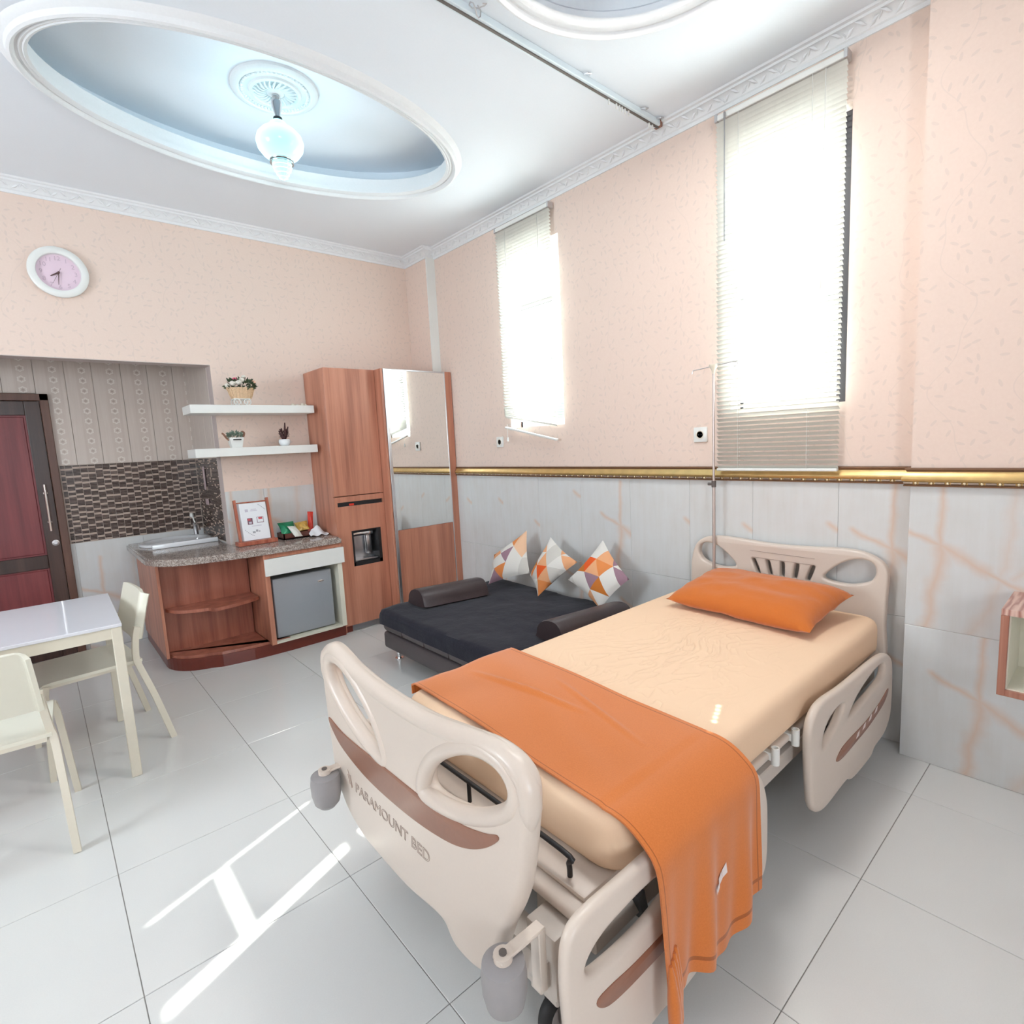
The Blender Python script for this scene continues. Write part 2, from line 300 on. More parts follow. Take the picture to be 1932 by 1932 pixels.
M = dict(
    wallpaper=m_wallpaper(), marble=m_marble(), floor=m_floor(), ceiling=m_ceiling(), granite=m_granite(),
    wood=m_wood('reddish_laminate', (0.36, 0.135, 0.085), (0.52, 0.215, 0.135), (0.62, 0.28, 0.185)),
    woodbox=m_wood('brown_edge_veneer', (0.34, 0.13, 0.085), (0.42, 0.18, 0.12), (0.55, 0.30, 0.23), 0.35, 60), woodin=m_wood('dark_red_laminate', (0.25, 0.075, 0.05), (0.40, 0.135, 0.085), (0.50, 0.19, 0.125), coat=0.3),
    toe=plain('mahogany_plinth', (0.17, 0.032, 0.02), 0.3, nscale=30, namt=0.15),
    doorred=m_wood('red_door_panel', (0.12, 0.018, 0.022), (0.20, 0.035, 0.04), (0.27, 0.055, 0.055), 0.4, 12),
    doordark=m_wood('dark_door_wood', (0.035, 0.016, 0.012), (0.055, 0.026, 0.02), (0.085, 0.042, 0.032), 0.35, 18),
    frameb=m_wood('brown_door_frame', (0.10, 0.045, 0.03), (0.14, 0.065, 0.045), (0.18, 0.09, 0.06), 0.4, 18),
    pvc=m_pvc(), grout=plain('grey_grout', (0.30, 0.28, 0.26), 0.9, nscale=60),
    mortar=plain('beige_mosaic_grout', (0.55, 0.46, 0.40), 0.9, nscale=80),
    mos1=plain('dark_brown_glass_strip', (0.055, 0.035, 0.03), 0.2, nscale=40, namt=0.3), mos2=plain('grey_brown_glass_strip', (0.11, 0.075, 0.065), 0.2, nscale=40, namt=0.3),
    mos3=plain('beige_stone_strip', (0.52, 0.40, 0.33), 0.4, nscale=40, namt=0.1),
    white=plain('white_gloss_paint', (0.82, 0.82, 0.79), 0.3, nscale=20, namt=0.02), plaster=plain('white_plaster', (0.82, 0.83, 0.84), 0.6, nscale=90, namt=0.03, bmp=0.05),
    cream=plain('cream_plastic', (0.82, 0.79, 0.67), 0.35, nscale=25, namt=0.02), creamsteel=plain('cream_painted_steel', (0.76, 0.70, 0.58), 0.4, nscale=40, namt=0.03),
    tabletop=plain('white_gloss_tabletop', (0.78, 0.78, 0.83), 0.06, nscale=5, namt=0.02),
    ivory=plain('ivory_plastic', (0.70, 0.60, 0.52), 0.33, nscale=150, namt=0.02), ivorysteel=plain('ivory_painted_steel', (0.62, 0.55, 0.49), 0.4, nscale=60, namt=0.03),
    brown=plain('walnut_accent', (0.30, 0.135, 0.085), 0.35, nscale=70, namt=0.08), engrave=plain('grey_brown_relief', (0.40, 0.30, 0.25), 0.5, nscale=70),
    bumper=plain('grey_rubber_roller', (0.33, 0.31, 0.31), 0.45, nscale=50, namt=0.05), rubber=plain('black_rubber', (0.02, 0.02, 0.022), 0.6, nscale=60, namt=0.2),
    black=plain('black_paint', (0.015, 0.015, 0.017), 0.4, nscale=40, namt=0.2), grey=plain('grey_paint', (0.30, 0.30, 0.31), 0.4, nscale=30, namt=0.05),
    darkframe=plain('dark_bed_frame', (0.13, 0.11, 0.10), 0.55, nscale=30, namt=0.15),
    chrome=plain('chrome', (0.85, 0.85, 0.86), 0.10, 1.0, nscale=20, namt=0.02), steel=plain('brushed_steel', (0.62, 0.62, 0.64), 0.28, 1.0, nscale=60, namt=0.05),
    pole=plain('satin_steel_pole', (0.60, 0.53, 0.50), 0.35, 0.7, nscale=60, namt=0.04),
    mirror=plain('mirror_glass', (0.88, 0.90, 0.89), 0.01, 1.0, nscale=4, namt=0.01), glass=m_glass(), slat=m_slat(), lampglass=m_lampglass(), lampwhite=m_lampwhite(),
    alu=plain('white_aluminium', (0.72, 0.80, 0.84), 0.35, nscale=30, namt=0.02), gapfill=plain('dark_gap_filler_paint', (0.05, 0.045, 0.05), 0.5, nscale=30, namt=0.1),
    gold=plain('gilt_moulding', (0.62, 0.42, 0.17), 0.32, 0.55, nscale=22, namt=0.22), golddark=plain('antique_gilt', (0.20, 0.10, 0.05), 0.45, 0.3, nscale=30, namt=0.2),
    goldlight=plain('bright_gilt_bead', (0.80, 0.68, 0.46), 0.25, 0.5, nscale=50, namt=0.1),
    sheet=m_sheet(), orange=fabric('orange_cotton', (0.60, 0.165, 0.032), 0.06, 350, 0.16, 11),
    blanket=m_blanket(), throw=fabric('black_plush_throw', (0.018, 0.018, 0.028), 0.4, 160, 0.25, 9, 0.12),
    leather=plain('dark_brown_leather', (0.045, 0.03, 0.032), 0.38, nscale=140, namt=0.2, bmp=0.12), leather2=plain('charcoal_sofa_vinyl', (0.085, 0.07, 0.072), 0.5, nscale=120, namt=0.12, bmp=0.1),
    cushion=m_cushion(), stripewood=m_stripewood(), fridge=plain('silver_grey_fridge_door', (0.40, 0.43, 0.47), 0.35, 0.25, nscale=120, namt=0.03),
    pink=plain('pale_pink_dial', (0.80, 0.62, 0.71), 0.4, nscale=20, namt=0.02), pinkdark=plain('pink_grey_numeral', (0.60, 0.45, 0.53), 0.5, nscale=20), brownhand=plain('brown_clock_hand', (0.10, 0.045, 0.04), 0.4, nscale=20),
    greybrown=plain('bead_brown', (0.30, 0.22, 0.17), 0.4, nscale=30), redwood=m_wood('red_stained_wood', (0.30, 0.07, 0.04), (0.42, 0.12, 0.07), (0.50, 0.18, 0.11), 0.35, 40),
    paper=plain('white_paper', (0.84, 0.85, 0.88), 0.7, nscale=30, namt=0.01), ink=plain('grey_print', (0.38, 0.38, 0.42), 0.7, nscale=30), inkred=plain('red_print', (0.62, 0.10, 0.12), 0.6, nscale=30), inkdark=plain('maroon_print', (0.20, 0.09, 0.12), 0.6, nscale=30), inklight=plain('pale_violet_print', (0.62, 0.58, 0.66), 0.7, nscale=30),
    green=plain('green_foil_packet', (0.02, 0.24, 0.11), 0.25, 0.3, nscale=60, namt=0.3), foilwhite=plain('clear_white_wrapper', (0.75, 0.76, 0.70), 0.2, 0.1, nscale=70, namt=0.15), yellow=plain('yellow_brown_wrapper', (0.60, 0.36, 0.08), 0.25, 0.1, nscale=45, namt=0.7), red=plain('red_wrapper', (0.68, 0.05, 0.03), 0.25, nscale=60, namt=0.2), traybrown=plain('dark_wood_tray', (0.12, 0.035, 0.025), 0.35, nscale=50, namt=0.2),
    wicker=plain('pale_wicker', (0.74, 0.52, 0.33), 0.7, nscale=90, namt=0.25, bmp=0.3), leaf=plain('dark_green_leaf', (0.06, 0.085, 0.04), 0.6, nscale=60, namt=0.4), leaf2=plain('grey_green_leaf', (0.20, 0.26, 0.20), 0.6, nscale=60, namt=0.4), leafred=plain('maroon_leaf', (0.075, 0.03, 0.03), 0.6, nscale=60, namt=0.4),
    rose=plain('cream_rose', (0.82, 0.77, 0.68), 0.7, nscale=60, namt=0.1), rosepink=plain('pink_rose', (0.78, 0.16, 0.24), 0.7, nscale=60, namt=0.1), rosepeach=plain('peach_rose', (0.82, 0.50, 0.36), 0.7, nscale=60, namt=0.1),
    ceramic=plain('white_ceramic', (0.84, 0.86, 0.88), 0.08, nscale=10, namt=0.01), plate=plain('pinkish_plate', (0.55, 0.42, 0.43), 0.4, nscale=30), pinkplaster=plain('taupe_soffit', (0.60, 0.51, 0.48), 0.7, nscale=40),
    outside=plain('pale_terrace', (0.60, 0.58, 0.54), 0.9, nscale=3), plant=plain('garden_leaf', (0.05, 0.10, 0.06), 0.5, nscale=12, namt=0.3),
    stitch=plain('pale_embroidery', (0.82, 0.72, 0.70), 0.8, nscale=50))

# ------------------------------------------------------------------ geometry helpers
def V(*a): return Vector(a)
def box(bm, x0, x1, y0, y1, z0, z1, bev=0, seg=2, mi=0):
    r = bmesh.ops.create_cube(bm, size=1.0)
    vs_ = r['verts']
    for v in vs_:
        v.co = V(x0+(v.co.x+.5)*(x1-x0), y0+(v.co.y+.5)*(y1-y0), z0+(v.co.z+.5)*(z1-z0))
    fs = set(f for v in vs_ for f in v.link_faces)
    for f in fs: f.material_index = mi
    if bev:
        es = set(e for v in vs_ for e in v.link_edges)
        rb = bmesh.ops.bevel(bm, geom=list(es), offset=bev, segments=seg, affect='EDGES', profile=0.5)
        for f in rb['faces']: f.material_index = mi
    return bm
def frame_for(d):
    d = d.normalized(); a = V(0, 0, 1) if abs(d.z) < 0.9 else V(1, 0, 0)
    u = d.cross(a).normalized(); return u, d.cross(u).normalized()
def cyl(bm, p0, p1, r0, r1=None, n=16, cap=True, mi=0):
    p0, p1 = Vector(p0), Vector(p1); r1 = r0 if r1 is None else r1
    u, w = frame_for(p1-p0); A, B = [], []
    for i in range(n):
        t = 2*pi*i/n; d = u*cos(t)+w*sin(t)
        A.append(bm.verts.new(p0+d*r0)); B.append(bm.verts.new(p1+d*r1))
    for i in range(n):
        bm.faces.new((A[i], A[(i+1) % n], B[(i+1) % n], B[i])).material_index = mi
    if cap:
        bm.faces.new(A[::-1]).material_index = mi; bm.faces.new(B).material_index = mi
    return bm
def lathe(bm, c, prof, n=24, axis='z', sx=1, sy=1, mi=0, cap=True):
    c = Vector(c); rings = []
    for r, h in prof:
        ring = []
        for i in range(n):
            t = 2*pi*i/n; a, b_ = r*cos(t)*sx, r*sin(t)*sy
            p = {'z': V(a, b_, h), 'x': V(h, a, b_), 'y': V(a, h, b_)}[axis]
            ring.append(bm.verts.new(c+p))
        rings.append(ring)
    for k in range(len(rings)-1):
        for i in range(n):
            bm.faces.new((rings[k][i], rings[k][(i+1) % n], rings[k+1][(i+1) % n], rings[k+1][i])).material_index = mi
    if cap and prof[0][0] > 1e-5: bm.faces.new(rings[0][::-1]).material_index = mi
    if cap and prof[-1][0] > 1e-5: bm.faces.new(rings[-1]).material_index = mi
    return bm
def tube(bm, pts, r, n=8, closed=False, mi=0, cap=True):
    pts = [Vector(p) for p in pts]; m_ = len(pts); rings = []; prev = None
    for i, p in enumerate(pts):
        if closed: d = pts[(i+1) % m_]-pts[i-1]
        else: d = pts[min(i+1, m_-1)]-pts[max(i-1, 0)]
        d.normalize()
        if prev is None: u, w = frame_for(d)
        else:
            u = prev-d*prev.dot(d)
            if u.length < 1e-6: u, _ = frame_for(d)
            u.normalize(); w = d.cross(u)
        prev = u
        rr = r[i] if isinstance(r, (list, tuple)) else r
        rings.append([bm.verts.new(p+(u*cos(2*pi*k/n)+w*sin(2*pi*k/n))*rr) for k in range(n)])
    for i in range(m_ if closed else m_-1):
        A, B = rings[i], rings[(i+1) % m_]
        for k in range(n): bm.faces.new((A[k], A[(k+1) % n], B[(k+1) % n], B[k])).material_index = mi
    if not closed and cap:
        bm.faces.new(rings[0][::-1]).material_index = mi; bm.faces.new(rings[-1]).material_index = mi
    return bm
def prism(bm, poly, z0, z1, mi=0):
    """poly: XY points, extruded from z0 to z1"""
    A = [bm.verts.new((x, y, z0)) for x, y in poly]; B = [bm.verts.new((x, y, z1)) for x, y in poly]
    n = len(poly)
    for i in range(n): bm.faces.new((A[i], A[(i+1) % n], B[(i+1) % n], B[i])).material_index = mi
    bm.faces.new(A[::-1]).material_index = mi; bm.faces.new(B).material_index = mi
    bmesh.ops.recalc_face_normals(bm, faces=bm.faces[:]); return bm
def smoothpoly(pts, n=6, closed=True):
    """Catmull-Rom through the points"""
    P = [Vector(p) for p in pts]; out = []; m_ = len(P)
    rng = range(m_) if closed else range(m_-1)
    for i in rng:
        if closed: a, b_, c, d = P[i-1], P[i], P[(i+1) % m_], P[(i+2) % m_]
        else: a, b_, c, d = P[max(i-1, 0)], P[i], P[i+1], P[min(i+2, m_-1)]
        for k in range(n):
            t = k/n
            out.append(0.5*((2*b_)+(c-a)*t+(2*a-5*b_+4*c-d)*t*t+(3*b_-a-3*c+d)*t**3))
    if not closed: out.append(P[-1])
    return out
def mesh_from_curve(c):
    o = bpy.data.objects.new('tmp', c); COL.objects.link(o)
    dg = bpy.context.evaluated_depsgraph_get(); dg.update()
    me = bpy.data.meshes.new_from_object(o.evaluated_get(dg))
    bpy.data.objects.remove(o); bpy.data.curves.remove(c); return me
def inset_poly(pts, d):
    """move a closed outline inwards by d (outwards if negative)"""
    n = len(pts); ar = sum(pts[i][0]*pts[(i+1) % n][1]-pts[(i+1) % n][0]*pts[i][1] for i in range(n)); sg = 1 if ar > 0 else -1; out = []
    for i in range(n):
        a, b_, c = V(*pts[i-1][:2]), V(*pts[i][:2]), V(*pts[(i+1) % n][:2]); e1, e2 = (b_-a), (c-b_)
        if e1.length < 1e-7 or e2.length < 1e-7: out.append(b_); continue
        e1.normalize(); e2.normalize(); n1, n2 = V(-e1.y, e1.x)*sg, V(-e2.y, e2.x)*sg
        out.append(b_+(n1+n2)/max(.45, 1+n1.dot(n2))*d)
    return out
def resample(pts, step):
    P = [V(*p[:2]) for p in pts]; n = len(P); cum = [0.0]
    for i in range(n): cum.append(cum[-1]+(P[(i+1) % n]-P[i]).length)
    m_ = max(8, int(cum[-1]/step)); out = []; j = 0
    for k in range(m_):
        t = cum[-1]*k/m_
        while cum[j+1] < t: j += 1
        f = (t-cum[j])/max(1e-9, cum[j+1]-cum[j]); out.append(P[j].lerp(P[(j+1) % n], f))
    for _ in range(2): out = [(out[i-1]+out[i]*2+out[(i+1) % m_])/4 for i in range(m_)]
    return out
def plate(outer, holes, thick, bev, basis, n=5, res=3, sm=True):
    """2-D outline with holes, rounded edges; basis = (origin, u axis, v axis, normal)"""
    c = bpy.data.curves.new('tmp', 'CURVE'); c.dimensions = '2D'; c.fill_mode = 'BOTH'
    c.extrude = max(thick/2-bev, 1e-4); c.bevel_depth = bev; c.bevel_resolution = res
    for k, lp in enumerate([outer]+list(holes)):
        pts = smoothpoly(lp, n) if sm else [Vector(p) for p in lp]
        pts = resample(inset_poly(pts, bev if k == 0 else -bev), max(.0055, bev*.55))
        s = c.splines.new('POLY'); s.points.add(len(pts)-1); s.use_cyclic_u = True
        for q, p in zip(s.points, pts): q.co = (p[0], p[1], 0, 1)
    me = mesh_from_curve(c)
    O, ua, va, na = (Vector(x) for x in basis)
    for v in me.vertices: v.co = O+ua*v.co.x+va*v.co.y+na*v.co.z
    bm = bmesh.new(); bm.from_mesh(me); bpy.data.meshes.remove(me)
    bmesh.ops.remove_doubles(bm, verts=bm.verts[:], dist=1e-5); bmesh.ops.recalc_face_normals(bm, faces=bm.faces[:])
    return bm
def text_bm(txt, size, basis, ext=0.0006, outline=0, shear=0.0, align='LEFT'):
    c = bpy.data.curves.new('tmp', 'FONT'); c.body = txt; c.size = size; c.shear = shear; c.align_x = align
    if outline: c.fill_mode = 'NONE'; c.bevel_depth = outline; c.bevel_resolution = 0
    else: c.extrude = ext
    c.resolution_u = 3
    me = mesh_from_curve(c); O, ua, va, na = (Vector(x) for x in basis)
    for v in me.vertices: v.co = O+ua*v.co.x+va*v.co.y+na*v.co.z
    bm = bmesh.new(); bm.from_mesh(me); bpy.data.meshes.remove(me); return bm
def wpos(o):
    p = Vector((0, 0, 0))
    while o is not None: p += o.location; o = o.parent
    return p
def obj(name, bm, mats, parent=None, smooth=None, local=False, origin=None):
    """link bm as ONE mesh object; bm holds world coordinates unless local"""
    me = bpy.data.meshes.new(name)
    if not isinstance(mats, (list, tuple)): mats = [mats]
    for m_ in mats: me.materials.append(m_)
    if not local:
        if parent is not None: org = wpos(parent)
        elif origin is not None: org = Vector(origin)
        else:
            xs = [v.co for v in bm.verts]
            org = V((min(c.x for c in xs)+max(c.x for c in xs))/2, (min(c.y for c in xs)+max(c.y for c in xs))/2, min(c.z for c in xs))
        for v in bm.verts: v.co -= org
    bm.to_mesh(me); bm.free()
    if smooth is not None:
        for p in me.polygons: p.use_smooth = True
        try: me.set_sharp_from_angle(angle=radians(smooth))
        except Exception: pass
    o = bpy.data.objects.new(name, me); COL.objects.link(o)
    if parent is not None: o.parent = parent
    elif not local: o.location = org
    return o
def tag(o, label=None, cat=None, group=None, kind=None):
    for k, v in (('label', label), ('category', cat), ('group', group), ('kind', kind)):
        if v: o[k] = v
    return o
def thing(name, label, cat, loc=(0, 0, 0), rz=0.0, group=None):
    o = bpy.data.objects.new(name, None); COL.objects.link(o); o.location = loc; o.rotation_euler = (0, 0, rz)
    o.empty_display_size = 0.1
    return tag(o, label, cat, group)
def dup(o, parent=None):
    c = o.copy(); COL.objects.link(c)
    if parent is not None: c.parent = parent
    for ch in list(o.children): dup(ch, c)
    return c
def struct(name, bm, mats, smooth=None, parent=None):
    o = obj(name, bm, mats, parent, smooth)
    if parent is None: o['kind'] = 'structure'
    return o
def B(): return bmesh.new()
def grid(bm, nu, nv, fn, uvfn=None, closed_u=False, mi=0):
    uvl = bm.loops.layers.uv.verify() if uvfn else None
    vs_ = [[bm.verts.new(fn(i/nu, j/nv)) for j in range(nv+1)] for i in range(nu+1)]
    for i in range(nu):
        for j in range(nv):
            f = bm.faces.new((vs_[i][j], vs_[i+1][j], vs_[i+1][j+1], vs_[i][j+1])); f.material_index = mi
            if uvl:
                for l, (a, b_) in zip(f.loops, ((i, j), (i+1, j), (i+1, j+1), (i, j+1))): l[uvl].uv = uvfn(a/nu, b_/nv)
    return vs_
def thicken(bm, t):
    """give an open sheet a back side and a rim"""
    bm.normal_update(); uvl = bm.loops.layers.uv.active
    vs_ = bm.verts[:]; fs = bm.faces[:]; bd = [e for e in bm.edges if len(e.link_faces) == 1]
    mp = {v: bm.verts.new(v.co-v.normal*t) for v in vs_}
    for f in fs:
        nf = bm.faces.new([mp[v] for v in reversed(f.verts)]); nf.material_index = f.material_index
        if uvl:
            for l, l0 in zip(nf.loops, reversed(f.loops[:])): l[uvl].uv = l0[uvl].uv
    for e in bd:
        l = e.link_loops[0]; a, c = l.vert, l.link_loop_next.vert
        nf = bm.faces.new((c, a, mp[a], mp[c])); nf.material_index = l.face.material_index
        if uvl:
            ua, uc = l[uvl].uv.copy(), l.link_loop_next[uvl].uv.copy()
            for q, u in zip(nf.loops, (uc, ua, ua, uc)): q[uvl].uv = u
    bm.normal_update()
def ellipse(cx, cy, a, b_, n=72): return [(cx+a*cos(2*pi*i/n), cy+b_*sin(2*pi*i/n)) for i in range(n)]

# ================================================================== ROOM SHELL
XW, YB, ZC = 2.85, 4.50, 3.15
XN, XL, YR = 2.748, -2.2, -2.0
XA, YA, ZA = 1.065, 5.35, 2.13          # alcove: side wall, back wall, lintel height
# ---- floor
b = B(); box(b, XL-.15, 3.0, YR-.15, YA+.15, -0.12, -0.003)
floor = struct('floor', b, M['grout'])
OX, OY, T = 0.0583, 2.30864, 0.6
def tile_mesh():
    b = B(); box(b, -.2988, .2988, -.2988, .2988, -.006, 0.0, 0.0012, 1); me = bpy.data.meshes.new('tile'); b.to_mesh(me); b.free(); me.materials.append(M['floor']); return me
tm = tile_mesh(); fo = wpos(floor)
for i in range(-4, 5):
    for j in range(-8, 6):
        x0, x1, y0, y1 = OX+i*T, OX+(i+1)*T, OY+j*T, OY+(j+1)*T
        X0, X1, Y0, Y1 = max(x0, XL), min(x1, XW), max(y0, YR), min(y1, YA)
        if X1-X0 < .02 or Y1-Y0 < .02: continue
        if Y0 > YB and (X0 > XA or X1 < -1.3): continue
        if X1-X0 > .599 and Y1-Y0 > .599:
            o = bpy.data.objects.new('tile', tm); COL.objects.link(o); o.parent = floor; o.location = V((x0+x1)/2, (y0+y1)/2, 0)-fo
        else:
            b = B(); box(b, X0+.0012, X1-.0012, Y0+.0012, Y1-.0012, -.006, 0, .0012, 1); obj('tile', b, M['floor'], floor)
# ---- window wall (with two openings)
WIN = [(2.672, 3.24, 1.57, 2.845), (0.905, 1.455, 1.57, 2.845)]
def holed_wall(bm, axis_fixed, f0, f1, a0, a1, z0, z1, holes):
    As = sorted(set([a0, a1]+[h[0] for h in holes]+[h[1] for h in holes])); Zs = sorted(set([z0, z1]+[h[2] for h in holes]+[h[3] for h in holes]))
    for a, a_ in zip(As, As[1:]):
        for z, z_ in zip(Zs, Zs[1:]):
            ca, cz = (a+a_)/2, (z+z_)/2
            if any(h[0] < ca < h[1] and h[2] < cz < h[3] for h in holes): continue
            if axis_fixed == 'x': box(bm, f0, f1, a, a_, z, z_)
            else: box(bm, a, a_, f0, f1, z, z_)
b = B(); holed_wall(b, 'x', XW, 3.0, .62, 4.16, 0, 3.6, WIN)
wall_r = struct('wall_right', b, M['wallpaper'])
b = B(); box(b, 2.766, 3.0, 4.16, YB+.15, 0, 3.6); struct('wall_right_column', b, M['wallpaper'])
b = B(); box(b, XN, 3.0, YR-.15, .62, 0, 3.6); wall_n = struct('wall_right_near', b, M['wallpaper'])
b = B(); box(b, 2.764, XW, 4.150, 4.160, 0, 3.08); struct('trim_5', b, M['white'])       # white edge of the column
b = B()
box(b, XA, 2.766, YB, YB+.12, 0, 3.6); box(b, XL-.15, XA, YB, YB+.12, ZA, 3.6); box(b, XL-.15, -1.3, YB, YB+.12, 0, ZA)
wall_b = struct('wall_back', b, M['wallpaper'])
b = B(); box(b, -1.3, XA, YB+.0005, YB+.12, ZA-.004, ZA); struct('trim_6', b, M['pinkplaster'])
b = B(); holed_wall(b, 'y', YR-.15, YR, XL-.15, 3.0, 0, 3.6, [(-1.1, -.1, 1.2, 2.3)]); struct('wall_front', b, M['wallpaper'])
b = B(); holed_wall(b, 'x', XL-.15, XL, YR, YB+.12, 0, 3.6, [(2.1, 3.1, 1.3, 2.4)]); struct('wall_left', b, M['wallpaper'])
# ---- alcove shell
b = B(); box(b, -1.45, XA+.15, YA+.006, YA+.15, 0, 2.7); wall_ab = struct('wall_alcove_back', b, M['mortar'])
b = B(); box(b, XA+.006, XA+.12, YB+.12, YA+.006, 0, 2.7); wall_as = struct('wall_alcove_side', b, M['mortar'])
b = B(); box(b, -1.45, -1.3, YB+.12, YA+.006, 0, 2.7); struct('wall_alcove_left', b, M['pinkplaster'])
b = B(); box(b, -1.45, XA+.12, YB+.12, YA+.15, 2.62, 2.7); struct('ceiling_alcove', b, M['ceiling'])
# PVC panels
def uvbox(bm, x0, x1, y0, y1, z0, z1, uvf, bev=.0015):
    box(bm, x0, x1, y0, y1, z0, z1, bev, 1)
    l = bm.loops.layers.uv.verify()
    for f in bm.faces:
        for lp in f.loops: lp[l].uv = uvf(lp.vert.co)
    return bm
xe = XA
k = 0
edges = [XA, .971, .793, .617, .433, .268, .09, -.09, -.27, -.45, -.63, -.81, -.99, -1.17, -1.3]
for a1, a0 in zip(edges, edges[1:]):
    z0 = 1.455 if a1 > .16 else 1.99
    b = B(); uvbox(b, a0+.001, a1-.001, YA-.004, YA+.007, z0, 2.62, lambda c, a0=a0, w=max(a1-a0, .17): ((c.x-a0)/w, c.z))
    obj('panel', b, M['pvc'], wall_ab)
ye = [YA-.004, 5.22, 5.045, 4.87, 4.695, YB+.12]
for y1, y0 in zip(ye, ye[1:]):
    b = B(); uvbox(b, XA-.004, XA+.007, y0+.001, y1-.001, 1.455, 2.62, lambda c, y0=y0: ((c.y-y0)/.176+.62*0-.9, c.z)); obj('panel', b, M['pvc'], wall_as)
b = B(); box(b, XA-.001, XA+.007, YB+.0006, YB+.1195, 0, 2.126)
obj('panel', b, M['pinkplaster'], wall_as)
# mosaic strips: stuff
def mosaic(parent, horiz, a0, a1, z0, z1, face):
    b = B(); rnd = random.Random(3); cw = .0462; a = a1; fine = not horiz
    while a > a0+.004:
        lo = max(a0, a-cw); z = z1; run = rnd.randint(1, 5)
        while z > z0+.004:
            if fine: h, mi = .0104, rnd.choice((0, 0, 1, 1, 2))
            elif run == 0: h, mi, run = .0148, 2, rnd.choice((2, 3, 3, 4, 5))
            else: h, mi = .0104, rnd.choice((0, 0, 1)); run -= 1
            zl = max(z0, z-h); pr = .0025+rnd.random()*.001
            if horiz: box(b, lo+.0015, a-.0015, face-pr, face+.004, zl+.0012, z-.0002, 0, 1, mi)
            else: box(b, face-pr, face+.004, lo+.0015, a-.0015, zl+.0012, z-.0002, 0, 1, mi)
            z = zl
        a -= cw
    o = obj('mosaic_strip', b, [M['mos1'], M['mos2'], M['mos3']], parent); o['kind'] = 'stuff'
mosaic(wall_ab, True, .16, XA, .86, 1.452, YA+.006)
mosaic(wall_as, False, YB+.12, YA, .805, 1.452, XA+.006)
# marble wall tiles
def wall_tile(parent, plane, f0, f1, a0, a1, z0, z1, uo, vo, su=.6, flip=False):
    b = B(); uf = lambda c: (((c.y if plane == 'x' else c.x)-uo)/su*(-1 if plane == 'x' else 1)*(-1 if flip else 1), (c.z-vo)/.6)
    if plane == 'x': uvbox(b, f0, f1, a0+.0004, a1-.0004, z0+.0006, z1-.0006, uf)
    else: uvbox(b, a0+.0004, a1-.0004, f0, f1, z0+.0006, z1-.0006, uf)
    return obj('tile', b, M['marble'], parent)
# window wall: tile edges chosen so that the vein crossings fall where they are in the photograph
star = {1: [(3.80, 4.10), (3.375, 3.16), (2.96, 2.74), (2.52, 2.31), (2.10, 1.885), (1.68, 1.47), (1.26, 1.05), (.84, .63)]}
tw = .42
ytop = [4.16, 3.80, 3.38, 2.96, 2.54, 2.12, 1.70, 1.33, .92, .62]
stars_top = [3.70, 3.27, 2.85, 2.44, 2.20, 1.57, 1.218, .80, .70]
vs_top = [.52, .55, .30, .70, .47, .48, .47, .53, .5]
for kk, (y1, y0) in enumerate(zip(ytop, ytop[1:])):
    sy = stars_top[kk]; uo = sy+.31*.6
    wall_tile(wall_r, 'x', XW-.008, XW+.002, y0, y1, .6, 1.2, uo, .6+(vs_top[kk]-.56)*.6)
    wall_tile(wall_r, 'x', XW-.008, XW+.002, y0, y1, 0, .6, uo+(.12 if kk % 2 else -.15), (vs_top[kk]-.5)*.6)
for (y1, y0, sy, z0, z1, vz) in ((.62, .05, .509, .6, 1.2, .953), (.62, .05, .359, 0, .6, .33), (.05, -.55, -.09, .6, 1.2, .95), (.05, -.55, -.24, 0, .6, .33), (-.55, -1.15, -.7, .6, 1.2, .95), (-.55, -1.15, -.85, 0, .6, .33), (-1.15, -2.0, -1.3, .6, 1.2, .95), (-1.15, -2.0, -1.4, 0, .6, .33)):
    wall_tile(wall_n, 'x', XN-.004, XN+.002, y0, y1, z0, z1, sy+.31*.6, vz-.56*.6)
for (x0, x1) in ((XA, 1.34), (1.34, 1.75)):
    wall_tile(wall_b, 'y', YB-.008, YB+.002, x0, x1, .6, 1.2, x0-.15, .62)
for (x0, x1) in ((-.42, .18), (.18, .62), (.62, XA)):
    wall_tile(wall_ab, 'y', YA-.002, YA+.007, x0, x1, .26, .858, x0-.05, .1); wall_tile(wall_ab, 'y', YA-.002, YA+.007, x0, x1, 0, .26, x0-.2, -.3)
wall_tile(wall_as, 'x', XA-.002, XA+.007, YB+.12, YA, .3, .803, 5.2, .2)
# ---- ceiling with an oval and a round opening
E1 = (1.174, 3.052); E2 = (1.66, 1.15)
c = bpy.data.curves.new('tmp', 'CURVE'); c.dimensions = '2D'; c.fill_mode = 'BOTH'; c.extrude = .02
for lp in ([(XL-.15, YR-.15), (3.0, YR-.15), (3.0, YB+.12), (XL-.15, YB+.12)], ellipse(*E1, 1.0, .555), ellipse(*E2, .52, .52)):
    s = c.splines.new('POLY'); s.points.add(len(lp)-1); s.use_cyclic_u = True
    for q, p in zip(s.points, lp): q.co = (p[0], p[1], 0, 1)
me = mesh_from_curve(c); b = B(); b.from_mesh(me); bpy.data.meshes.remove(me)
for v in b.verts: v.co.z += ZC+.02
ceil = struct('ceiling', b, M['ceiling'])
def ring_sweep(bm, cx, cy, a, b_, prof, n=96):
    """prof: (outward offset, z)"""
    rows = [[bm.verts.new((cx+(a+o_)*cos(2*pi*i/n), cy+(b_+o_)*sin(2*pi*i/n), z)) for i in range(n)] for o_, z in prof]
    for r0, r1 in zip(rows, rows[1:]):
        for i in range(n): bm.faces.new((r0[i], r0[(i+1) % n], r1[(i+1) % n], r1[i]))
    bmesh.ops.recalc_face_normals(bm, faces=bm.faces[:])
